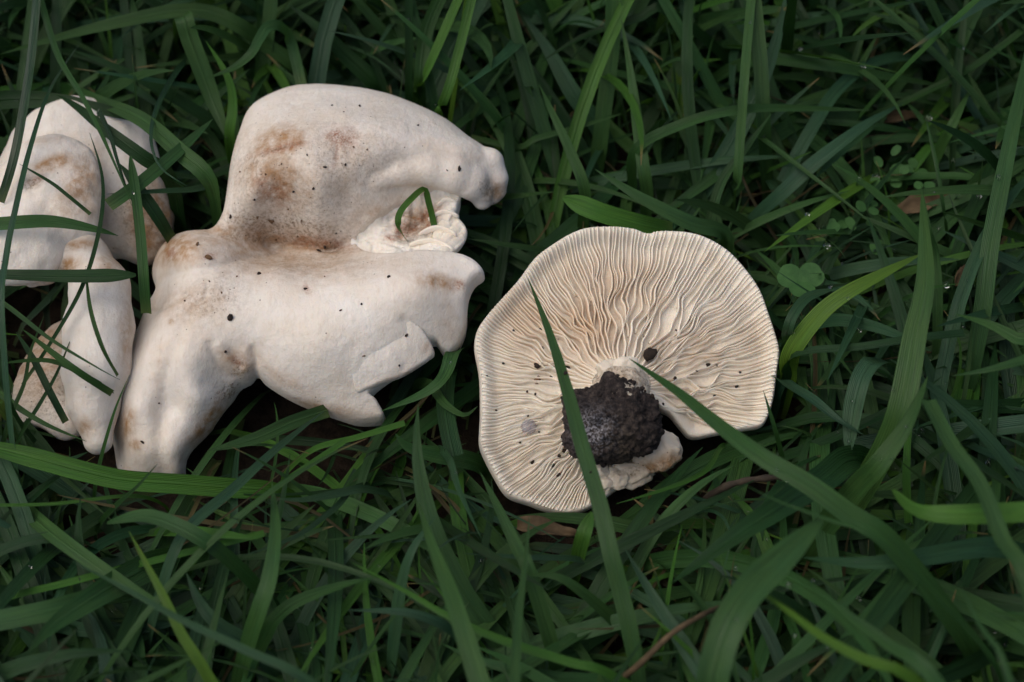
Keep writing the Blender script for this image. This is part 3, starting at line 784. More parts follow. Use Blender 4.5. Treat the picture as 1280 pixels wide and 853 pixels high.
# ================================================================ 3. the mushrooms at the left
LST = [(0,65,205,26,9,-15,.7),(1,45,226,12,4,-20,.75),(2,38,230,14,6,-20,.8),(0,100,230,26,40,20,.45),(0,95,260,40,20,0,.3),(0,190,280,30,45,0,.8),(2,180,270,30,40,0,.6),(0,60,175,30,6,-10,.25)]  # brown stains, plus the shadow on the back cap's right side painted in
c = at(100, 225, 0.034)
left = empty("mushroom", tuple(at(80, 260, 0.012)), "pale folded mushroom cap half hidden behind wet grass blades", "mushroom")
Mt = rot('X', 24) @ rot('Y', 8)
def fnback(Q):
    d = ellipsoid(Q, c, (.0315, .034, .015), Mt)
    d = smin(d, ellipsoid(Q, at(170, 265, .030), (.013, .022, .010), Mt @ rot('Z', 20)), .008)
    return d
v_, f_ = sdf_mesh(fnback, c - .048, c + np.array([.055, .048, .04]), .0009, lambda V: .0012 * fbm(V * 70, 3) + .0001 * fbm(V * 500, 2))
mesh_obj("cap", v_, f_, M_cap, left, attrs={"stain_shade": stain_shade_field(v_, LST)}); OCC.append((v_, f_))
e1, e2, e3 = at(62, 236, .053), at(14, 310, .050), at(96, 262, .050)
def fnfold(Q):
    d = ellipsoid(Q, e1, (.0185, .021, .0105), Mt @ rot('Z', -10))
    d = smin(d, ellipsoid(Q, e2, (.019, .014, .009), Mt), .008)
    d = smin(d, ellipsoid(Q, e3, (.0095, .016, .009), Mt), .005)
    groove = roundcones(Q, [(at(15, 238, .0615), .0012), (at(38, 227, .0630), .0026), (at(70, 222, .0635), .001)])
    return smax(d, -groove, .0016)
v_, f_ = sdf_mesh(fnfold, np.minimum(e1, e2) - .032, np.maximum(e1, e3) + .032, .0008, lambda V: .0010 * fbm(V * 90, 3) + .0001 * fbm(V * 500, 2))
mesh_obj("folded_lobe", v_, f_, M_cap, left, attrs={"stain_shade": stain_shade_field(v_, LST)}); OCC.append((v_, f_))
st_ = empty("mushroom", tuple(at(100, 470, 0.008)), "pale mushroom with thick bent stem beside the large lobed cap", "mushroom")
ch = [(at(40, 348, .040), .0030), (at(60, 336, .041), .0046), (at(82, 322, .043), .0055), (at(108, 322, .042), .0080), (at(124, 358, .040), .0100), (at(124, 410, .036), .0120), (at(120, 460, .030), .0115), (at(116, 505, .023), .0085), (at(122, 550, .016), .0052)]
pts = np.array([p for p, _ in ch])
v_, f_ = sdf_mesh(lambda Q: smax(roundcones(Q, ch, .004), -roundcones(Q, [(at(48, 350, .0475), .0030), (at(74, 338, .0490), .0034), (at(94, 342, .0495), .0018)]), .0016), pts.min(0) - .016, pts.max(0) + .016, .0008, lambda V: .0006 * fbm(V * 70, 3) + .0001 * fbm(V * 600, 2))
mesh_obj("stem", v_, f_, M_cap, st_, attrs={"stain_shade": stain_shade_field(v_, [(0,70,338,26,12,-20,1.0),(2,72,342,20,8,-20,.6),(0,100,306,26,8,-5,.5),(0,140,330,18,24,40,.4),(0,106,534,12,12,0,.4),(0,158,420,10,50,0,.35)])}); OCC.append((v_, f_))  # brown shading of the hollow and shade down the right side painted in
e4 = at(62, 466, .008)
v_, f_ = sdf_mesh(lambda Q: smin(ellipsoid(Q, e4, (.0115, .025, .007), rot('Z', -12)), ellipsoid(Q, at(85, 525, .008), (.009, .008, .006)), .006), e4 - .04, e4 + .04, .001, lambda V: .0010 * fbm(V * 90, 3))
mesh_obj("cap", v_, f_, M_cap, st_, attrs={"stain_shade": stain_shade_field(v_, [(0,50,440,36,60,20,.5),(2,60,490,40,50,0,.4)])}); OCC.append((v_, f_))  # shade over this low cap painted as broad brown and grey spots

# ================================================================ grass
TINT = {'n': (0.029, 0.079, 0.022), 'b': (0.042, 0.120, 0.018), 'd': (0.013, 0.044, 0.012), 'u': (0.025, 0.069, 0.033), 'y': (0.062, 0.140, 0.018)}
def jitter(c, a=0.18):
    f = 1 + random.uniform(-a, a)
    return np.array([c[0] * f * (1 + random.uniform(-a, a)), c[1] * f, c[2] * f * (1 + random.uniform(-a, a))])
def blade_geo(P, N, W, tint, tipkind=1, keel=0.16, root_fade=True, cols=5):
    n = len(P); t = np.linspace(0, 1, n)
    T = unit(np.gradient(P, axis=0)); S = unit(np.cross(T, N)); NN = unit(np.cross(S, T))
    if tipkind == 1: w = W * np.clip(1 - np.clip((t - .35) / .65, 0, 1) ** 2.2, 0, 1) ** .85
    elif tipkind == 2: w = W * np.clip(1 - np.clip((t - .8) / .2, 0, 1) ** 2 * .8, 0, 1)
    else: w = np.full(n, W)
    if root_fade: w = w * (0.55 + 0.45 * np.clip(t / .25, 0, 1))
    w = np.maximum(w, 0.00012)
    cs = np.linspace(-1, 1, cols)
    V = P[:, None] + S[:, None] * (cs[None, :, None] * w[:, None, None] * .5) + NN[:, None] * ((np.abs(cs) - .5)[None, :, None] * (keel * w)[:, None, None])
    idx = np.arange(n * cols).reshape(n, cols)
    F = np.stack([idx[:-1, :-1], idx[1:, :-1], idx[1:, 1:], idx[:-1, 1:]], -1).reshape(-1, 4)
    L = np.concatenate([[0], np.cumsum(np.linalg.norm(np.diff(P, axis=0), axis=1))])
    off = random.random() * 5
    uv = np.stack([np.broadcast_to((cs + 1) / 2, (n, cols)), np.broadcast_to(L[:, None] + off, (n, cols))], -1).reshape(-1, 2)
    col = np.repeat(np.asarray(tint)[None], n * cols, 0)
    # pale sheath towards the root, dry tip on the last bit
    k = np.repeat(np.clip((0.10 - t) / .10, 0, 1), cols)[:, None]
    col = col * (1 - k * .5) + np.array([.10, .14, .05]) * k * .5
    return V.reshape(-1, 3), F, uv, col

MUSH_POLY = [np.array([(x, y) for x, y, _ in BIG_OUT], float), np.array([(x, y) for x, y, _ in GIL_OUT], float),
             np.array([(-60,215),(0,195),(37,146),(67,133),(104,137),(152,158),(183,210),(207,265),(200,300),(165,345),(166,420),(150,470),(143,575),(128,563),(98,540),(37,512),(22,470),(55,405),(40,345),(-60,365)], float),
             np.array([(780,540),(815,530),(850,552),(850,585),(810,606),(770,622)], float)]
def in_mush(x, y):
    q = np.array([[x, y]], float)
    return any(poly_sdf(q, p)[0][0] < 0 for p in MUSH_POLY)

# (label, width px, heights cm along it, tint, tip kind, root->tip pixel points)
T0 = "green grass blade in the tangle "
HERO = [
 ("broad grass blade arching over the turf behind the half hidden pale cap", 19, (3.0,5.5,6.0,5.0), 'n', 1, [(372,86),(330,55),(300,33),(262,16),(218,14),(150,28),(88,43),(0,68)]),
 ("curled grass blade looping above the top of the lobed cap", 14, (4.5,7.0,7.0,6.0), 'n', 1, [(377,108),(364,54),(351,34),(335,34),(323,51),(313,68),(291,85),(259,98)]),
 ("broken grass blade hanging down left of the lobed cap's crown", 22, (7,6.5,5,4), 'n', 2, [(228,20),(236,45),(250,82),(266,125),(284,172)]),
 ("pale short bent leaf lying against the broken hanging blade", 14, (4,5.5,6.5), 'b', 1, [(287,172),(291,130),(284,95),(257,51)]),
 ("long wet shiny grass blade crossing the folded pale cap", 8, (7.0,7.8,7.5,6.5), 'u', 1, [(2,395),(8,320),(19,263),(38,184),(63,111),(101,52)]),
 ("dark upright grass blade beside the long wet shiny one", 11, (6,8,9.5), 'd', 0, [(0,253),(19,190),(38,80),(47,-10)]),
 ("slender blade dropping over the half hidden pale cap", 9, (9,8,7,6), 'n', 1, [(48,-10),(58,25),(74,73),(105,125),(130,175),(152,225),(165,258)]),
 ("broad dark blade slanting down behind the half hidden pale cap", 22, (5.5,6.2,5.5,4), 'n', 1, [(262,226),(225,190),(178,150),(125,126),(84,104)]),
 ("grass blade slanting up from the half hidden pale cap to the lobed cap", 17, (6,6.2,6), 'n', 1, [(136,257),(177,228),(222,190),(266,149)]),
 ("flat horizontal grass blade pointing from the lobed cap at the pale cap", 15, (4.0,5.5,6.2), 'u', 1, [(278,236),(235,238),(190,240),(133,243)]),
 ("upright blade between the half hidden pale cap and the lobed cap", 13, (4,5.5,6.2,6.5), 'n', 2, [(183,392),(180,355),(176,300),(171,255),(163,195)]),
 ("thin wet hooked grass blade curling over the half hidden pale cap", 7, (4.5,6,6.5,6.3), 'u', 1, [(234,76),(206,114),(191,152),(190,184),(203,212),(234,233)]),
 ("upper of two wide blades lying across the pale mushroom's fold", 17, (6,6.6,6.4,6), 'n', 1, [(-25,282),(0,280),(61,277),(116,286),(148,295)]),
 ("lower wide dark blade lying across the top of the bent stem", 20, (5.8,6.2,6), 'd', 2, [(-30,344),(0,344),(91,346),(170,344)]),
 ("thin curved blade hanging down across the folded pale cap", 6, (3,5.5,6.8,6.6), 'd', 1, [(28,482),(67,423),(104,356),(125,283),(128,222),(112,166)]),
 ("short thin dark blade lying over the folded pale cap", 5, (6.2,6.7,6.5), 'd', 1, [(113,268),(85,245),(63,228),(24,205)]),
 ("thin blade slanting down across the bent stem's middle", 8, (4.8,5.6,5.2), 'n', 1, [(-10,372),(61,423),(122,460),(150,475)]),
 ("thin upright blade standing in front of the bent stem", 6, (4,5.5,5.8), 'n', 1, [(147,470),(128,435),(113,387),(107,335)]),
 ("green blade crossing the lower part of the bent stem", 9, (3.5,4.8,5), 'n', 1, [(140,492),(91,460),(27,411)]),
 ("narrow blade pointing at the base of the bent stem", 7, (3,4.5,4.6), 'n', 1, [(142,490),(110,472),(61,451),(-5,455)]),
 ("small thin blade standing against the lobed cap's drooping edge", 5, (2,3.5,4.5), 'n', 1, [(124,582),(143,515),(162,469)]),
 ("thin dark blade curving down past the pale mushroom's base", 6, (5,4,2), 'd', 0, [(-4,440),(8,490),(20,520),(44,553)]),
 ("bright broad blade lying under the lobed cap's drooping tip", 25, (1.6,2.6,3.4,4.0), 'b', 2, [(345,614),(290,610),(223,605),(155,600),(103,589),(52,575),(0,562),(-40,552)]),
 ("dark narrow blade tip poking up over the lobed cap's drooping tip", 11, (2,4,5), 'd', 1, [(130,648),(150,628),(172,608),(197,580)]),
 ("thin pale stalk lying level below the lobed cap's drooping tip", 5, (2,3,3.5), 'b', 0, [(165,620),(69,630),(-10,632)]),
 ("wide arching blade in the turf below the lobed cap", 21, (2.5,5.0,5.5,4.5), 'n', 2, [(326,740),(295,708),(261,680),(220,657),(179,645),(134,654)]),
 ("straight blade slanting up toward the lobed cap's underside", 16, (3.8,4.2,3.5,2.5), 'u', 1, [(214,700),(240,656),(292,611),(347,560),(405,514)]),
 ("slender stalk slanting through the turf below the lobed cap", 7, (2,3,3.2), 'b', 0, [(262,676),(343,611),(430,552)]),
 ("upright flat blade standing in the turf below the lobed cap", 23, (3.5,5,5.2,4.8), 'n', 1, [(312,800),(325,760),(337,722),(344,663),(340,603)]),
 ("long bright stalk lying low across the turf below the lobed cap", 9, (2.6,3.0,3.2), 'b', 0, [(-20,757),(86,728),(172,706),(240,689),(330,667)]),
 ("very wide dull blade pointing out of the turf with a blunt end", 36, (2.4,4.2,5.0), 'n', 1, [(195,705),(160,722),(120,745),(69,780),(34,816)]),
 ("wide green blade lying beside the very wide dull one", 27, (3,4,4.2), 'n', 0, [(130,744),(103,752),(52,766),(-20,780)]),
 ("yellowish green blade bending down with a rounded tip", 15, (4.5,5.5,5.8,5.6), 'y', 1, [(258,842),(227,793),(206,749),(182,704),(161,664)]),
 ("long thin bluish blade slanting over the turf in front", 12, (7.0,7.6,7.2,6.4), 'u', 1, [(395,858),(309,814),(223,773),(155,735),(89,701)]),
 ("short wide bluish leaf with a dew drop on it", 22, (2.5,3.4,3.6), 'u', 1, [(306,803),(275,783),(251,756),(233,716)]),
 ("blade curving away from the upright flat blade", 18, (3,4,4), 'n', 1, [(334,790),(345,772),(371,752),(425,732),(470,722)]),
 ("bluish blade end pointing at the upright flat blade", 14, (2.5,3.5,3.8), 'u', 1, [(455,612),(420,618),(378,625),(342,623)]),
 ("narrow blade swinging low below the lobed cap", 8, (2.6,3.4,3.6), 'u', 1, [(440,612),(420,634),(378,666),(337,684),(296,697)]),
 ("dull wide blade curving in beside the arching blade", 18, (2.6,3.2,2.8), 'd', 0, [(100,676),(86,671),(34,677),(-20,698)]),
 ("tall tapering blade rising in the turf between both large mushrooms", 27, (6.5,7.2,6.6,5.4), 'n', 1, [(606,880),(599,853),(575,776),(557,725),(537,673),(523,627)]),
 ("narrow upright blade below the gilled mushroom's lower edge", 14, (6.6,6.8,5.8,5), 'n', 1, [(643,880),(644,853),(647,783),(657,697),(662,645)]),
 ("long tapering blade standing across the gills and the soil clod's side", 21, (4.0,5.6,6.4,6.4,6.0), 'n', 1, [(790,800),(776,740),(763,690),(749,628),(727,555),(709,488),(687,417),(660,348)]),
 ("long diagonal blade pointing at the gilled mushroom's stem", 27, (7.0,8.0,8.0,7.2,6.2), 'n', 1, [(1118,684),(1063,644),(1012,607),(953,572),(900,533),(847,490),(786,448)]),
 ("broad blurred blade bending down beside the long diagonal one", 40, (7.5,9.0,9.2,8.6), 'n', 2, [(886,880),(893,835),(909,783),(936,739),(978,697),(1027,650)]),
 ("wide dark blade lying under the broad blurred one", 38, (4.5,6,6.4,5.8), 'd', 1, [(1060,575),(1030,598),(978,632),(909,677),(838,730)]),
 ("thin blurred blade running along the long diagonal one", 9, (8.5,9.2,8.8), 'n', 1, [(1112,686),(1032,649),(978,629),(930,606)]),
 ("bright yellowish blurred blade slanting in the dark turf", 16, (9,9.6,8.8,7.5), 'y', 1, [(1150,856),(1081,825),(1029,797),(978,759),(914,716)]),
 ("wide blurred blade slanting beside the yellowish one", 24, (9.2,9.0,8.0), 'n', 1, [(1180,868),(1108,804),(1053,763),(1005,724)]),
 ("bright blade bending level over the dark turf", 27, (8,8.4,8,7), 'b', 2, [(1310,640),(1280,641),(1184,644),(1142,636),(1116,612)]),
 ("steep blurred blade crossing the bright level blade", 22, (9.6,9.6,9,8), 'n', 0, [(1290,752),(1252,673),(1225,605),(1189,556),(1160,500)]),
 ("narrow steep blurred blade at the edge of the dark turf", 15, (10,10,9.5), 'n', 1, [(1264,862),(1225,783),(1197,727)]),
 ("wide dull bluish blade lying level behind the blurred ones", 28, (5,6,6,5), 'u', 1, [(1250,685),(1149,697),(1081,704),(1003,697)]),
 ("tall broad blade standing right of the gilled mushroom", 33, (3.5,5.5,7,7.8,8), 'n', 1, [(1085,600),(1110,555),(1128,505),(1143,423),(1157,345),(1152,240)]),
 ("second broad blade leaning out from the foot of the tall one", 30, (4,6,7.2,7.6), 'n', 1, [(1046,640),(1075,605),(1100,578),(1135,528),(1160,470)]),
 ("bright yellowish arching blade springing from the gilled cap's rim", 24, (2.0,4.6,5.6,5.6), 'y', 1, [(984,476),(990,440),(1023,395),(1058,367),(1108,340),(1155,316)]),
 ("thick dark round stalk lying level right of the gilled cap", 14, (3.6,4.6,5,5), 'd', 0, [(992,444),(1076,434),(1146,423),(1205,417)]),
 ("curled bluish blade end beside the bright arching blade", 13, (3,4.6,4.8,4.6), 'u', 2, [(983,430),(984,415),(991,395),(1009,372),(1040,362)]),
 ("bluish hanging blade with dew drops right of the gilled cap", 24, (4.6,5,4.4,3.6), 'u', 2, [(1095,452),(1080,465),(1071,490),(1065,520),(1060,570)]),
 ("wide blade tapering away from the gilled cap's right edge", 24, (2.5,4,4.4,4), 'u', 1, [(973,474),(990,484),(1016,500),(1048,525),(1080,544)]),
 ("bluish blade lying behind the dark round stalk", 18, (3,4,3.6), 'u', 1, [(1038,401),(1083,406),(1130,422),(1165,440)]),
 ("wide blurred blade above the dark round stalk's end", 27, (7.5,8,7.6), 'n', 1, [(1300,440),(1270,423),(1238,406),(1195,393)]),
 ("wide blurred blade below the dark round stalk's end", 27, (7,7.6,7), 'n', 1, [(1310,443),(1280,451),(1234,463),(1190,470)]),
 ("tall slim blade standing behind the gilled cap, left of a pair", 12, (3,6,8), 'n', 0, [(920,240),(922,222),(927,150),(931,94),(940,-12)]),
 ("tall wider blade standing behind the gilled cap, right of a pair", 18, (3,6,8), 'n', 0, [(957,200),(954,150),(950,75),(941,-12)]),
 ("slim blade leaning from the gilled cap's back edge to the tall pair", 13, (2.5,4.6,5.6), 'n', 1, [(884,290),(901,229),(931,187),(965,141)]),
 ("long bluish leaning blade behind the gilled cap", 22, (2,4,5,4.8), 'u', 1, [(942,275),(980,240),(1025,199),(1081,157),(1131,128)]),
 ("level blade passing behind the tall pair", 15, (4,5,4.4,3.4), 'n', 1, [(945,75),(1025,81),(1100,94),(1188,109)]),
 ("long low level blade crossing in front of the tall pair", 13, (4.6,6,6,5), 'n', 1, [(795,187),(856,154),(912,139),(969,135),(1088,138)]),
 ("bent blade hanging down behind the long bluish one", 16, (3.4,4.6,4.2,2.6), 'u', 0, [(1140,73),(1092,79),(1047,112),(1010,169),(978,228)]),
 ("short pointed blade in the far turf", 16, (2.6,4.4,5.4), 'n', 1, [(1165,206),(1178,180),(1190,157),(1215,107)]),
 ("tall wide blade standing at the far right of the turf", 22, (4,6,7,7.4), 'n', 1, [(1228,390),(1239,300),(1261,187),(1282,80),(1290,20)]),
 ("slim stalk rising across the far turf", 8, (2.5,4.4,6), 'n', 0, [(1078,152),(1137,124),(1212,86),(1290,28)]),
 ("thin stem holding a dew drop at its tip", 5, (2.6,5,6), 'n', 2, [(1183,290),(1180,265),(1171,210),(1158,151)]),
 ("short pointed blade standing before the tall broad one", 13, (3,5,6.4), 'n', 1, [(1172,385),(1169,320),(1160,285),(1151,230)]),
 ("bright wide folded blade tucked behind the gilled cap's top", 26, (3.6,5.0,5.4), 'b', 2, [(842,290),(795,279),(750,266),(704,247)]),
 ("darker wide blade lying over the bright folded one", 23, (3.6,5.2,5.8), 'n', 1, [(905,294),(862,279),(800,247),(744,212)]),
 ("pointed upright blade between both large mushrooms", 15, (4,5.4,5.8), 'n', 1, [(731,238),(713,190),(694,149),(674,106)]),
 ("small slim blade standing behind the lobed cap's edge", 7, (3,4.4,5), 'n', 1, [(586,156),(612,108),(640,69)]),
 ("bright slim blade rising behind the lobed cap, right of three", 12, (3.5,6,8), 'b', 0, [(545,148),(549,139),(565,95),(592,-12)]),
 ("bright slim blade rising behind the lobed cap, middle of three", 12, (4,6,8), 'b', 0, [(522,112),(527,104),(545,63),(578,-12)]),
 ("wider blade rising behind the lobed cap, left of three", 18, (4,6,8), 'n', 0, [(523,112),(525,100),(533,38),(555,-14)]),
 ("dark straight blade standing behind the lobed cap", 10, (4,6,8), 'd', 0, [(511,125),(511,60),(511,-12)]),
 ("wide dull blade behind the three slim blades", 26, (2.4,4,6), 'u', 0, [(534,132),(565,63),(600,-10)]),
 ("wide dull blade slanting down to the lobed cap's crown", 24, (2.4,4,5), 'd', 1, [(470,108),(432,70),(400,38),(360,5)]),
 ("dark level blade reaching in behind the pointed upright one", 13, (6,5.6,4.8), 'd', 1, [(830,12),(800,22),(732,44),(676,78)]),
 ("wide upright blade behind the pointed upright one", 20, (2.6,5,7), 'n', 0, [(752,160),(764,63),(768,-12)]),
 ("slim upright blade behind the darker folded blade", 16, (3,5,6.5), 'n', 1, [(809,245),(803,200),(789,95),(776,20)]),
 ("wide dull blade falling toward the pointed upright one", 22, (2,3.6,4.6), 'u', 1, [(745,155),(716,117),(685,63),(652,17)]),
 ("low blade with a dry brown end between both large mushrooms", 9, (2.6,3.6,4), 'n', 1, [(588,172),(647,184),(669,174),(716,161),(778,142)]),
 ("small pointed blade end beside the lobed cap's curled lip", 11, (2.8,4,4.2), 'n', 1, [(615,251),(656,244),(694,240)]),
 ("short tapering blade hanging below the gilled cap's left edge", 10, (4,4.2,4), 'u', 1, [(562,575),(571,605),(581,629),(602,674)]),
 ("wide blade leaning out below the gilled cap's lower edge", 20, (4.4,4.4,4), 'n', 1, [(660,712),(647,687),(626,642),(600,590)]),
 ("bright short blade standing under the gilled cap's lower edge", 19, (2,3.4,3.6), 'b', 2, [(721,704),(729,670),(740,640)]),
 ("arching blade below the gilled cap", 19, (2.6,4.4,4.4), 'n', 1, [(768,778),(729,742),(695,721),(655,720)]),
 ("thin level blade below the gilled cap", 9, (2.4,3.2,3.2), 'u', 1, [(725,700),(660,697),(578,692)]),
 ("bluish bending blade in the turf below the folded flap", 20, (2.4,4.6,5), 'u', 1, [(493,800),(502,732),(516,687),(545,645)]),
 ("pointed bluish blade lying low in the turf", 18, (3,4.4,4.4), 'u', 1, [(575,800),(550,780),(506,766),(435,763)]),
 ("long bright thin blade running low across the front turf", 12, (4.6,5.4,5.4,5), 'b', 1, [(760,842),(712,828),(626,800),(557,769),(506,739),(439,703)]),
 ("curved blade tucked under the lobed cap's lower corner", 20, (3.2,3.4,2.6), 'n', 1, [(567,440),(558,465),(545,482),(520,497),(477,514)]),
 ("wide dark blade hanging between both large mushrooms", 22, (2.4,3,3), 'd', 0, [(560,465),(556,500),(560,535),(568,570)]),
 ("short curled blade between both large mushrooms", 14, (2.6,3.2,3), 'n', 1, [(538,482),(556,505),(580,519),(597,508)]),
 ("pale slim blade lying under the lobed cap's lower corner", 8, (2.4,2.8,3), 'b', 0, [(392,562),(446,547),(506,529)]),
 ("wide leaf curving from the turf toward the gilled cap's left edge", 26, (1.0,2.2,3), 'n', 1, [(596,580),(575,574),(535,567),(508,558),(494,542)]),
 ("flat pointed blade lying under the lobed cap", 18, (2.0,2.6,3), 'n', 1, [(410,513),(366,528),(317,549),(259,564)]),
 ("dark wide blade pressed over the half hidden pale cap's top", 20, (5.0,6.4,6.6,6.2), 'd', 1, [(212,222),(178,196),(136,165),(95,133),(70,118)]),
 ("slim wet blade hanging down the half hidden pale cap's side", 7, (6.6,6.6,6.2,5.6), 'd', 1, [(122,140),(136,165),(148,205),(158,235),(172,268)]),
 ("dark blade rising over the half hidden pale cap's brown side", 18, (4,5.6,6), 'd', 1, [(214,300),(196,270),(172,235),(150,205)]),
 ("dark blade leaning over the shaded cap below the folded one", 10, (3,4.2,4), 'd', 1, [(82,528),(62,490),(42,450),(20,415)]),
 ("slim blade crossing the shaded cap beside the bent stem", 7, (2.5,4,4.2), 'd', 1, [(24,548),(50,505),(72,465),(90,420)]),
 ("green blade lying below the shaded cap beside the bent stem", 10, (3,3.4,3), 'n', 1, [(-10,488),(30,515),(62,533),(108,552)]),
 ("thin blade standing over the shaded cap beside the bent stem", 6, (3,4.4,4.6), 'n', 1, [(10,530),(30,480),(38,440),(55,395)]),
 ("small folded blade poking up through the torn notch", 8, (3.6,5.6,6.2,5.2,4.2), 'b', 0, [(522,311),(508,300),(498,282),(500,266),(514,249),(530,237),(536,254),(541,274),(548,308)]),
 ("slim blade lying along the gilled cap's lower right", 7, (2,3,3.2), 'b', 1, [(900,560),(880,590),(830,612),(770,630)]),
 ("short brown tipped blade at the gilled cap's right edge", 9, (2.4,4,5), 'n', 1, [(978,575),(968,535),(954,488)]),
]
GRP = "large grass blades one can pick out around the mushrooms"
heroes_geo = []
for lab, W, hs, tn, tk, pts in HERO:
    m = len(pts)
    hp = np.interp(np.linspace(0, 1, m), np.linspace(0, 1, len(hs)), hs) * 0.01
    P = np.array([at(x, y, h) for (x, y), h in zip(pts, hp)])
    x0, y0 = pts[0]
    root_in = -5 < x0 < 1285 and -5 < y0 < 858
    rf = False
    if "notch" not in lab and not in_mush(x0, y0):
        d = unit(P[0] - P[1]); g = P[0] + np.array([d[0], d[1], 0]) * 0.5 * hp[0]; g[2] = -0.003
        mid_ = P[0] * .45 + g * .55 + np.array([d[0], d[1], 0]) * 0.25 * hp[0]
        q = project(np.array([g, mid_, (g + mid_) / 2]))
        if any(in_mush(a, b) for a, b, _ in q):
            g = P[0] + np.array([0, 0, -hp[0] - .003]); mid_ = (P[0] + g) / 2
        P = np.concatenate([[g, mid_], P]); rf = True
    P = resample(catmull(P, 8), max(22, min(48, 6 * len(P))))
    depth = (P.mean(0) - CAM) @ DIRV
    wm = W * depth / FPX
    view = unit(CAM - P.mean(0))
    N = unit(view * .6 + np.array([0, 0, .45]) + rng.normal(size=3) * .22)
    tw = rng.normal() * .25
    Ns = np.array([unit(N + np.cross(N, unit(P[-1] - P[0])) * tw * (k / len(P) - .5) * 2) for k in range(len(P))])
    geo = blade_geo(P, Ns, wm, jitter(TINT[tn], .10), tk, 0.13, rf)
    heroes_geo.append(geo)
    o = mesh_obj("grass_blade", geo[0], geo[1], M_wet if " wet " in lab else M_grass, None, attrs={"tint": geo[3]}, uv=geo[2])
    tag(o, lab, "grass blade", GRP)

# ---- the turf: thousands of blades, bent and tangled
def turf(n, xr, yr, len_r, wid_r, S, el_r, bend_r, zmin=0.0):
    root = np.stack([rng.uniform(*xr, n), rng.uniform(*yr, n)], 1)
    root += 0.012 * rng.normal(size=(n, 2))
    az = rng.uniform(0, 2 * math.pi, n); L = rng.uniform(*len_r, n) * (0.75 + 0.5 * rng.random(n))
    el = rng.uniform(*el_r, n) + R(18) * np.clip((root[:, 1] - .02) / .1, 0, 1); bd = rng.uniform(*bend_r, n); cz = rng.normal(size=n) * 0.7
    P = np.zeros((n, S, 3)); P[:, 0, :2] = root; P[:, 0, 2] = -0.004
    for k in range(1, S):
        t = k / (S - 1)
        e = el - bd * t ** 1.3; a = az + cz * t
        P[:, k] = P[:, k-1] + (L / (S - 1))[:, None] * np.stack([np.cos(e) * np.cos(a), np.cos(e) * np.sin(a), np.sin(e)], 1)
        low = P[:, k, 2] < 0.002 + 0.01 * t
        P[low, k, 2] = 0.002 + 0.01 * t
    W = rng.uniform(*wid_r, n) * (0.6 + 0.4 * L / len_r[1])
    return P, W
def mush_reject(P, strict=True):
    n, S, _ = P.shape
    pr = project(P.reshape(-1, 3)); bad = np.zeros(n * S, bool)
    for poly, fr in zip(MUSH_POLY, (frB, frG, None, frG)):
        sd, _ = poly_sdf(pr[:, :2], poly)
        near = sd < 3
        if fr is not None:
            d = DIRV + RIGHT * ((pr[:, :1] - 640) / FPX) + UPV * ((426.5 - pr[:, 1:2]) / FPX)
            t = ((fr.o - CAM) @ fr.n) / (d @ fr.n)
            near &= pr[:, 2] < t + 0.022
        else:
            near &= pr[:, 2] < 0.66
        bad |= near
    return bad.reshape(n, S).any(1)
def hero_reject(P):
    # the picked-out blades lie on top of the turf: loose blades that would bury them are left out
    n, S, _ = P.shape
    mid = (P[:, :-1] + P[:, 1:]) / 2
    pr = project(np.concatenate([P, mid], 1).reshape(-1, 3)); bad = np.zeros(len(pr), int)
    for (V, F, uv, col), (lab, W, *_r) in zip(heroes_geo, HERO):
        c = project(V.reshape(-1, 5, 3)[4:, 2])
        best = np.full(len(pr), 1e9); bz = np.zeros(len(pr))
        for a, b in zip(c[:-1:2], c[1::2]):
            d = np.hypot(pr[:, 0] - (a[0] + b[0]) / 2, pr[:, 1] - (a[1] + b[1]) / 2)
            m = d < best; best[m] = d[m]; bz[m] = a[2]
        bad |= (best < W * .5 + 5) & (pr[:, 2] < bz + .002)
    return (bad.reshape(n, -1).sum(1) >= 2) & (rng.random(n) < .85)
allP, allW, allT = [], [], []
KEYS = []
def tints(n):
    keys = rng.choice(5, n, p=[.44, .10, .27, .17, .02]); KEYS.append(keys)
    base = np.array([TINT[k] for k in ('n', 'b', 'd', 'u', 'y')])[keys]
    return base * (1 + rng.uniform(-.10, .10, (n, 3))) * (1 + rng.uniform(-.22, .18, (n, 1)))
S = 13
for cnt, xr, yr, lr, wr, er, br in (
    (3900, (-.27, .27), (-.22, .24), (.06, .15), (.0034, .0070), (R(12), R(55)), (R(15), R(85))),
    (2600, (-.27, .27), (-.22, .24), (.03, .08), (.0009, .0022), (R(20), R(75)), (R(0), R(70))),
    (1100, (-.27, .27), (-.22, .24), (.09, .18), (.0045, .0085), (R(10), R(45)), (R(15), R(70))),
    (4000, (-.75, .75), (-.55, .85), (.06, .15), (.0030, .0060), (R(20), R(60)), (R(20), R(90)))):
    P, W = turf(cnt, xr, yr, lr, wr, S, er, br)
    if xr[0] < -.5:
        out = (np.abs(P[:, 0, 0]) > .26) | (P[:, 0, 1] < -.21) | (P[:, 0, 1] > .23)
        P, W = P[out], W[out]
    # nothing stands right in front of the lens
    ok = ~mush_reject(P) & ~hero_reject(P) & ((P @ DIRV - CAM @ DIRV).min(1) > 0.45)
    allP.append(P[ok]); allW.append(W[ok])
P = np.concatenate(allP); W = np.concatenate(allW); n = len(P); TT = tints(n)
T = unit(np.gradient(P, axis=1))
Nn = unit(np.array([0, 0, 1.0]) + rng.normal(size=(n, 1, 3)) * .35 + unit(CAM - P) * .3)
Sd = unit(np.cross(T, Nn)); NN = unit(np.cross(Sd, T))
tt = np.linspace(0, 1, S)
wprof = np.clip(1 - np.clip((tt - .4) / .6, 0, 1) ** 2.2, 0, 1) ** .85 * (.55 + .45 * np.clip(tt / .25, 0, 1))
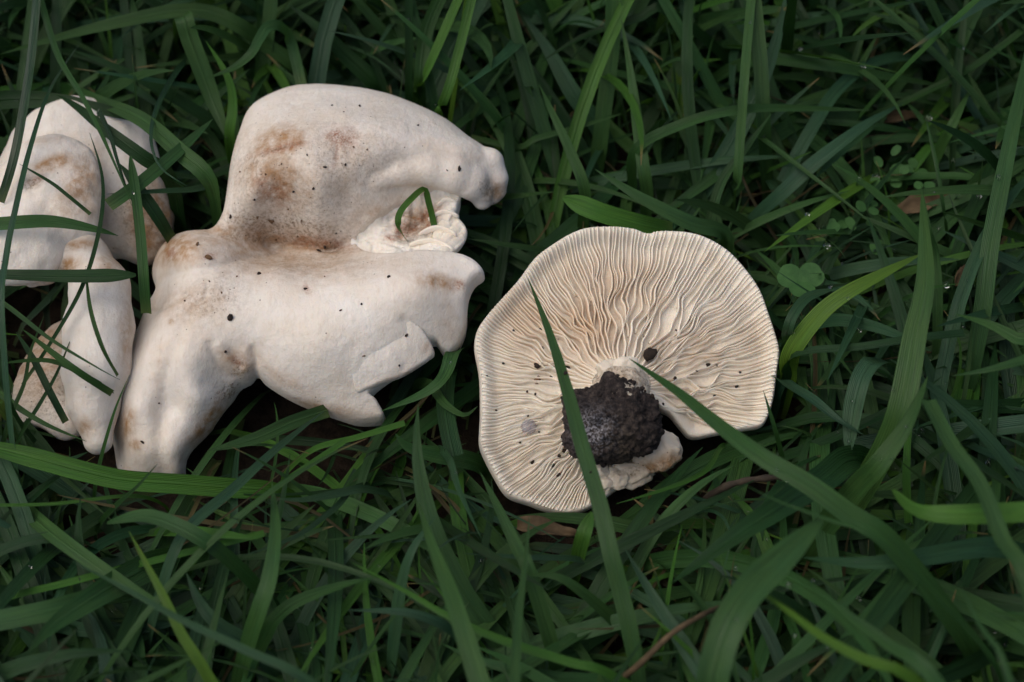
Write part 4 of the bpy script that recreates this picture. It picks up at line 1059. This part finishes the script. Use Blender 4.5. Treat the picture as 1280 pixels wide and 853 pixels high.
ww = np.maximum(W[:, None] * wprof[None], 0.00015)
cs = np.array([-1.0, 0, 1.0])
BV = P[:, :, None] + Sd[:, :, None] * (cs[None, None, :, None] * ww[..., None, None] * .5) + NN[:, :, None] * ((np.abs(cs) - .5)[None, None, :, None] * (.16 * ww)[..., None, None])
BV = BV.reshape(n, S * 3, 3)
ix = np.arange(S * 3).reshape(S, 3)
BF = np.stack([ix[:-1, :-1], ix[1:, :-1], ix[1:, 1:], ix[:-1, 1:]], -1).reshape(-1, 4)
Lc = np.concatenate([np.zeros((n, 1)), np.cumsum(np.linalg.norm(np.diff(P, axis=1), axis=2), 1)], 1) + rng.random((n, 1)) * 5
BU = np.stack([np.broadcast_to((cs + 1) / 2, (n, S, 3)), np.broadcast_to(Lc[..., None], (n, S, 3))], -1).reshape(n, S * 3, 2)
kk = np.clip((.12 - tt) / .12, 0, 1)[None, :, None, None]
tipk = np.clip((tt - .93) / .07, 0, 1)[None, :, None, None] * (rng.random(n) < .2)[:, None, None, None]
BC = TT[:, None, None, :] * np.ones((1, S, 3, 1)); BC = BC * (1 - kk * .5) + np.array([.10, .13, .05]) * kk * .5
BC = BC * (1 - tipk) + np.array([.22, .15, .07]) * tipk
BC = BC.reshape(n, S * 3, 3)

# which of them show: one ray for every few pixels
solidV = [v for v, f in OCC]; vv, polys, owner = [], [], []
def add_solid(V, F, who):
    o = sum_off[0]; vv.append(V); polys.extend((F + o).tolist()); owner.extend([who] * len(F)); sum_off[0] += len(V)
sum_off = [0]
for V_, F_ in OCC: add_solid(V_, F_, -1)
for g in heroes_geo: add_solid(g[0], g[1], -2)
prj = project(P.reshape(-1, 3)).reshape(n, S, 3)
infr = ((prj[..., 0] > -20) & (prj[..., 0] < 1300) & (prj[..., 1] > -20) & (prj[..., 1] < 873)).any(1)
vis_ids = np.nonzero(infr)[0]
for i in vis_ids: add_solid(BV[i], BF, int(i))
vall = np.concatenate(vv)
tree = BVHTree.FromPolygons(vall.tolist(), polys)
owner = np.array(owner)
camv = Vector(CAM)
count = np.zeros(n, int)
for px in range(2, 1280, 5):
    for py in range(2, 853, 5):
        hit = tree.ray_cast(camv, Vector(ray(px, py)), 3.0)
        if hit[2] is not None:
            w_ = owner[hit[2]]
            if w_ >= 0: count[w_] += 1
top = np.argsort(-count)[:190]
single = np.zeros(n, bool); single[top] = True
def place_words(i):
    k = np.argmin(np.abs(np.arange(S) - S * .55)); x, y = prj[i, k, 0], prj[i, k, 1]
    if y < 260:
        if x < 300: return "loose grass blade in the turf behind the half hidden pale cap"
        if x < 650: return "loose grass blade in the turf behind the lobed cap"
        return "loose grass blade in the turf behind the gilled mushroom"
    if y > 560:
        if x < 480: return "loose grass blade in the turf in front of the lobed cap"
        if x < 860: return "loose grass blade in the turf in front of the gilled mushroom"
        return "loose grass blade in the dark turf under the blurred blades"
    if x > 900: return "loose grass blade in the turf beside the gilled cap's right edge"
    if x < 250: return "loose grass blade in the turf around the bent stem"
    return "loose grass blade in the gap between both large mushrooms"
KEY = np.concatenate(KEYS)
def look_words(i):
    return ('broad' if W[i] > .0050 else 'slender' if W[i] < .0034 else 'medium wide') + ' ' + ('plain green', 'bright green', 'dark green', 'bluish green', 'yellowish green')[KEY[i]]
for i in top:
    o = mesh_obj("grass_blade", BV[i], BF, M_grass, None, attrs={"tint": BC[i]}, uv=BU[i])
    lab = place_words(i).replace('loose', look_words(i)); tag(o, lab, "grass blade", lab.replace("grass blade", "grass blades"))
rest = np.nonzero(~single)[0]
m = len(rest)
RF = (BF[None] + (np.arange(m) * S * 3)[:, None, None]).reshape(-1, 4)
o = mesh_obj("grass", BV[rest].reshape(-1, 3), RF, M_grass, None, attrs={"tint": BC[rest].reshape(-1, 3)}, uv=BU[rest].reshape(-1, 2))
tag(o, "dense dark green grass turf filling the ground", "grass", None, "stuff")

# ---- dead thatch low in the turf
P, W = turf(420, (-.3, .3), (-.24, .27), (.03, .09), (.0008, .0020), 8, (R(0), R(25)), (R(0), R(30)))
ok = ~mush_reject(P); P, W = P[ok], W[ok]
VV, FF, UU, CC = [], [], [], []
for i in range(len(P)):
    g = blade_geo(P[i] + np.array([0, 0, rng.uniform(.002, .012)]), unit(np.array([0, 0, 1.0]) + rng.normal(size=(8, 3)) * .1), W[i], np.array([.070, .062, .026]) * rng.uniform(.4, 1.3), 1, .2, False, 3)
    FF.append(g[1] + sum(len(v) for v in VV[-1:]) * 0 + i * 24); VV.append(g[0]); UU.append(g[2]); CC.append(g[3])
o = mesh_obj("dead_grass", np.concatenate(VV), np.concatenate(FF), M_grass, None, attrs={"tint": np.concatenate(CC)}, uv=np.concatenate(UU))
tag(o, "dry brown thatch lying low between the green blades", "dead grass", None, "stuff")

# ================================================================ small things lying about
def hit_at(px, py):
    h = tree.ray_cast(camv, Vector(ray(px, py)), 3.0)
    return (np.array(h[0]), np.array(h[1]), owner[h[2]]) if h[0] is not None else (None, None, None)
bm = bmesh.new(); bmesh.ops.create_icosphere(bm, subdivisions=2, radius=1.0)
cs_ = np.array([v.co for v in bm.verts]); cfz = np.array([[v.index for v in f.verts] for f in bm.faces]); bm.free()
def crumb(px, py, d, lab, group, mat=M_crumb, asp=1.0, ang=0.0):
    p, nrm, w_ = hit_at(px, py)
    if p is None: return
    r = np.random.default_rng(int(px * 7 + py))
    s = cs_.copy()
    for _ in range(7):
        n_ = unit(r.normal(size=3)); ex = np.clip(s @ n_ - .62, 0, None); s = s - ex[:, None] * n_
    s = s * (1 + .18 * fbm(s * 2.2 + r.random() * 30, 2)[:, None])
    size = d * .5 * 0.62 / FPX
    ca, sa = math.cos(R(ang)), math.sin(R(ang))
    lx, ly = s[:, 0] * asp, s[:, 1]
    V = p + size * ((lx * ca - ly * sa)[:, None] * RIGHT + (lx * sa + ly * ca)[:, None] * UPV + s[:, 2:3] * -DIRV * .7) - DIRV * size * .55
    o = mesh_obj("soil_crumb", V, cfz, mat, None, smooth=False); tag(o, lab, "soil crumb", group)
LG = "tiny dark soil crumb lying on the cream gills"
for x, y, d in ((676,412,5),(629,454,4),(671,457,8),(709,459,8),(707,466,6),(689,471,5),(659,490,4),(669,493,4),(885,457,7),(844,473,6),(896,457,3),(925,466,4),(921,483,5),(893,495,4),(871,464,3),(845,413,3),(805,421,3),(650,553,4),
                (665,578,5),(691,582,5),(698,594,7),(705,563,7),(699,570,5),(678,435,4),(642,413,4),(609,470,3),(620,513,3),(660,520,3),(674,540,3),(829,505,4),(815,495,5),(806,489,4),(738,590,4)):
    crumb(x, y, d, LG, "soil crumbs on the gills", M_crumb, random.uniform(.8, 1.4), random.uniform(0, 180))
crumb(671, 475, 9, "rounded brown soil crumb lying on the gills left of the clod", None, M_crumb2, 1.3, 60)
crumb(812, 443, 16, "largest dark oblong bark crumb lying on the gills above the stem", None, M_crumb, 1.45, 55)
LC = "tiny dark speck of soil lying on the large lobed cap"
for x, y, d in ((367,240,4),(392,236,5),(339,277,7),(322,272,5),(288,271,4),(247,306,6),(324,342,6),(406,309,6),(399,314,4),(413,304,4),(382,361,5),(231,376,5),(282,440,5),(178,553,5),(199,504,3),(406,346,3),(486,346,4),(452,380,4),(426,388,4),
                (455,445,3),(499,457,3),(508,419,4),(442,184,3),(459,187,3),(384,194,3),(406,209,4),(432,206,4),(522,157,3),(574,211,5),(559,213,3),(352,205,3),(332,218,3),(415,132,3),(450,133,4),(430,140,3),(300,215,3),(318,250,3),(360,262,3),(377,276,4),(345,300,4),(372,296,4),(420,292,3),(296,346,3),(277,366,3),(262,352,3)):
    crumb(x, y, d * random.uniform(.55, .95), LC, "soil specks on the lobed cap", random.choice((M_crumb, M_crumb, M_crumb2)), random.uniform(.9, 2.2), random.uniform(0, 180))
crumb(288, 396, 9, "grey green soil lump lying on the lobed cap's lower lobe", None, M_crumb, 1.2, 60)
crumb(261, 322, 7, "small brown soil lump in the lobed cap's left fold", None, M_crumb2, 1.4, -10)
# milky drop on the gills
bm = bmesh.new(); bmesh.ops.create_uvsphere(bm, u_segments=24, v_segments=14, radius=1.0)
dv = np.array([v.co for v in bm.verts]); df = [[v.index for v in f.verts] for f in bm.faces]; bm.free()
p, nr, _ = hit_at(661, 534)
V = p + (dv * np.array([1, 1, .38]) * 0.0028) @ Mr + frG.n * .0004
tag(mesh_obj("water_drop", V, df, M_milky), "flat round milky drop resting on the gills beside the soil clod", "water drop")
# dew
DL, DG = "tiny clear dew drop clinging to the grass", "dew drops on the grass"
dl = [(496,79,7),(502,90,7),(544,131,5),(1079,82,6),(1074,223,6),(1094,223,8),(1158,149,9),(1034,309,7),(1117,313,8),(1248,223,6),(1222,247,7),(1194,41,7),(1116,316,6),(1184,356,7),(1066,502,4),(1061,552,4),(1239,580,9),(1220,566,7),(1155,539,6),(1150,545,5),
      (1222,477,5),(1163,451,4),(1086,444,6),(1073,414,5),(922,710,5),(988,732,6),(1071,748,7),(251,739,6),(1258,805,8),(960,675,5),(1140,655,5),(1205,410,5),(1190,200,5),(1055,330,4),(602,702,4),(735,735,4)]
for _ in range(80): dl.append((random.choice((random.uniform(920, 1275), random.uniform(5, 1275))), random.uniform(5, 845), random.uniform(2.5, 5)))
dew_me = None
for x, y, d in dl:
    p, nr, w_ = hit_at(x, y)
    if p is None or w_ == -1: continue
    r_ = d * .62 * .62 / FPX
    if dew_me is None:
        dew_me = bpy.data.meshes.new("dew_drop"); dew_me.from_pydata([tuple(q) for q in dv], [], df)
        dew_me.polygons.foreach_set("use_smooth", np.ones(len(df), bool)); dew_me.materials.append(M_dew)
    o = bpy.data.objects.new("dew_drop", dew_me); COL.objects.link(o)
    nn = nr if nr @ (CAM - p) > 0 else -nr
    o.location = p + nn * r_ * .6; o.scale = (r_, r_, r_ * .85)
    tag(o, DL, "dew drop", DG)
# twigs and dead leaves
def tube(name, pts, rad, mat, lab, cat, knob=.15):
    P = resample(catmull(np.array([at(x, y, h * .01) for x, y, h in pts]), 8), 26)
    T = unit(np.gradient(P, axis=0)); A = unit(np.cross(T, [0.1, 0, 1.0])); B = np.cross(T, A)
    V = []
    for k in range(26):
        rr = rad * (1 - .35 * k / 25) * (1 + knob * math.sin(k * 1.9 + rad * 9e4) * random.random())
        for j in range(8):
            a = j / 8 * 2 * math.pi; V.append(P[k] + rr * (math.cos(a) * A[k] + math.sin(a) * B[k]))
    F = [(8*k+j, 8*k+(j+1) % 8, 8*k+8+(j+1) % 8, 8*k+8+j) for k in range(25) for j in range(8)] + [tuple(range(7, -1, -1)), tuple(200 + j for j in range(8))]
    tag(mesh_obj(name, V, F, mat), lab, cat)
tube("dry_stalk", [(772,852,3.0),(800,830,4.2),(840,792,5.0),(880,768,4.6),(905,757,2.5)], .0011, M_dead, "dry reddish brown stalk lying between the front grass blades", "stalk")
tube("twig", [(880,625,2.0),(908,608,2.8),(940,600,3.0),(978,597,2.9),(1010,600,1.5)], .0013, M_twig, "thin dark twig lying under the long diagonal blade", "twig", .4)
tube("twig", [(1062,178,2.2),(1100,170,2.8),(1150,160,2.0)], .0012, M_twig, "short dark twig lying in the far turf", "twig", .4)
def dead_leaf(px, py, h, L, W_, ang, lab):
    c = at(px, py, h * .01); n_ = 10; V = []
    for k in range(n_):
        t = k / (n_ - 1); w = W_ * math.sin(math.pi * min(1, t * .92 + .06)) ** .7 * (1 + .15 * random.uniform(-1, 1))
        for j in (-1, -.5, 0, .5, 1):
            x = (t - .5) * L; y = j * w * .5
            V.append(c + np.array([x * math.cos(R(ang)) - y * math.sin(R(ang)), x * math.sin(R(ang)) + y * math.cos(R(ang)), .0025 * abs(j) + .002 * math.sin(t * 5 + j) + random.uniform(-.0004, .0004)]))
    F = [(5*k+j, 5*k+5+j, 5*k+6+j, 5*k+1+j) for k in range(n_ - 1) for j in range(4)]
    o = mesh_obj("dead_leaf", V, F, M_dead); o.modifiers.new("thickness", 'SOLIDIFY').thickness = .0003
    tag(o, lab, "dead leaf")
dead_leaf(683, 664, 2.2, .020, .007, -8, "brown dead leaf tucked under the gilled cap's lower edge")
dead_leaf(1128, 150, 2.2, .030, .008, 12, "brown dead leaf lying in the far turf behind the leaning bluish blade")
dead_leaf(1165, 256, 2.6, .030, .009, 20, "brown dead leaf lying beneath the thin stem with a dew drop")
dead_leaf(925, 160, 2.4, .012, .005, 60, "small pale dead leaf at the foot of the tall pair of blades")
dead_leaf(1208, 342, 3.2, .016, .005, 50, "small tan dead leaf right of the tall broad blade")
# clover and chickweed
def leaflet(c, rx, ry, ang, tilt):
    V = []; n_ = 18
    A = np.array([math.cos(R(ang)), math.sin(R(ang)), tilt]); A = unit(A); Bv = unit(np.cross([0, -.25, 1.0], A))
    V.append(c + A * rx)
    for k in range(n_):
        a = k / n_ * 2 * math.pi
        nb = 1 - .12 * math.exp(-(a / .35) ** 2) - .12 * math.exp(-((a - 2 * math.pi) / .35) ** 2)
        V.append(c + A * rx * (1 + math.cos(a) * nb) + Bv * ry * math.sin(a) + np.array([0, 0, .10 * ry * abs(math.sin(a))]))
    return np.array(V), [(0, k + 1, (k + 1) % n_ + 1) for k in range(n_)]
def plant(name, px, py, h, leaves, lab, cat, mat, stem_r=.0005):
    c = at(px, py, h * .01); root = empty(name, (c[0], c[1], -.004), lab, cat)
    for rx, ry, ang, tilt, dx, dy, dz in leaves:
        b0 = c + np.array([dx, dy, dz])
        V, F = leaflet(b0, rx, ry, ang, tilt); lf = mesh_obj("leaflet", V, F, mat, root)
    P = resample(catmull(np.array([(c[0] + .004, c[1] + .003, -.004), c * [1, 1, .5] + [.002, .001, 0], c]), 5), 8)
    V = [P[k] + stem_r * np.array([math.cos(j * 1.2566), math.sin(j * 1.2566), 0]) for k in range(8) for j in range(5)]
    F = [(5*k+j, 5*k+(j+1) % 5, 5*k+5+(j+1) % 5, 5*k+5+j) for k in range(7) for j in range(5)]
    mesh_obj("stalk", V, F, mat, root)
plant("clover", 1001, 352, 3.8, [(.0046, .0050, 25, .25, 0, 0, 0), (.0046, .0050, 155, .1, 0, 0, 0), (.0044, .0048, 270, .1, 0, 0, 0)], "round leaved clover beside the gilled cap's right edge", "clover", M_clover)
wl = [(.0022 + .0012 * random.random(), .0016 + .0008 * random.random(), random.uniform(0, 360), random.uniform(-.1, .5), random.uniform(-.011, .011), random.uniform(-.012, .012), random.uniform(-.008, .008)) for _ in range(16)]
plant("chickweed", 1058, 275, 3.2, wl, "small leaved weed growing behind the gilled cap's right shoulder", "weed", M_clover)
wl = [(.002 + .0012 * random.random(), .0015 + .0008 * random.random(), random.uniform(0, 360), random.uniform(-.1, .5), random.uniform(-.012, .012), random.uniform(-.012, .012), random.uniform(-.008, .008)) for _ in range(14)]
plant("chickweed", 1130, 225, 2.8, wl, "small leaved weed growing near the brown dead leaves in the far turf", "weed", M_clover)
print("gills", gill_n, "blades", n, "heroes", len(HERO))
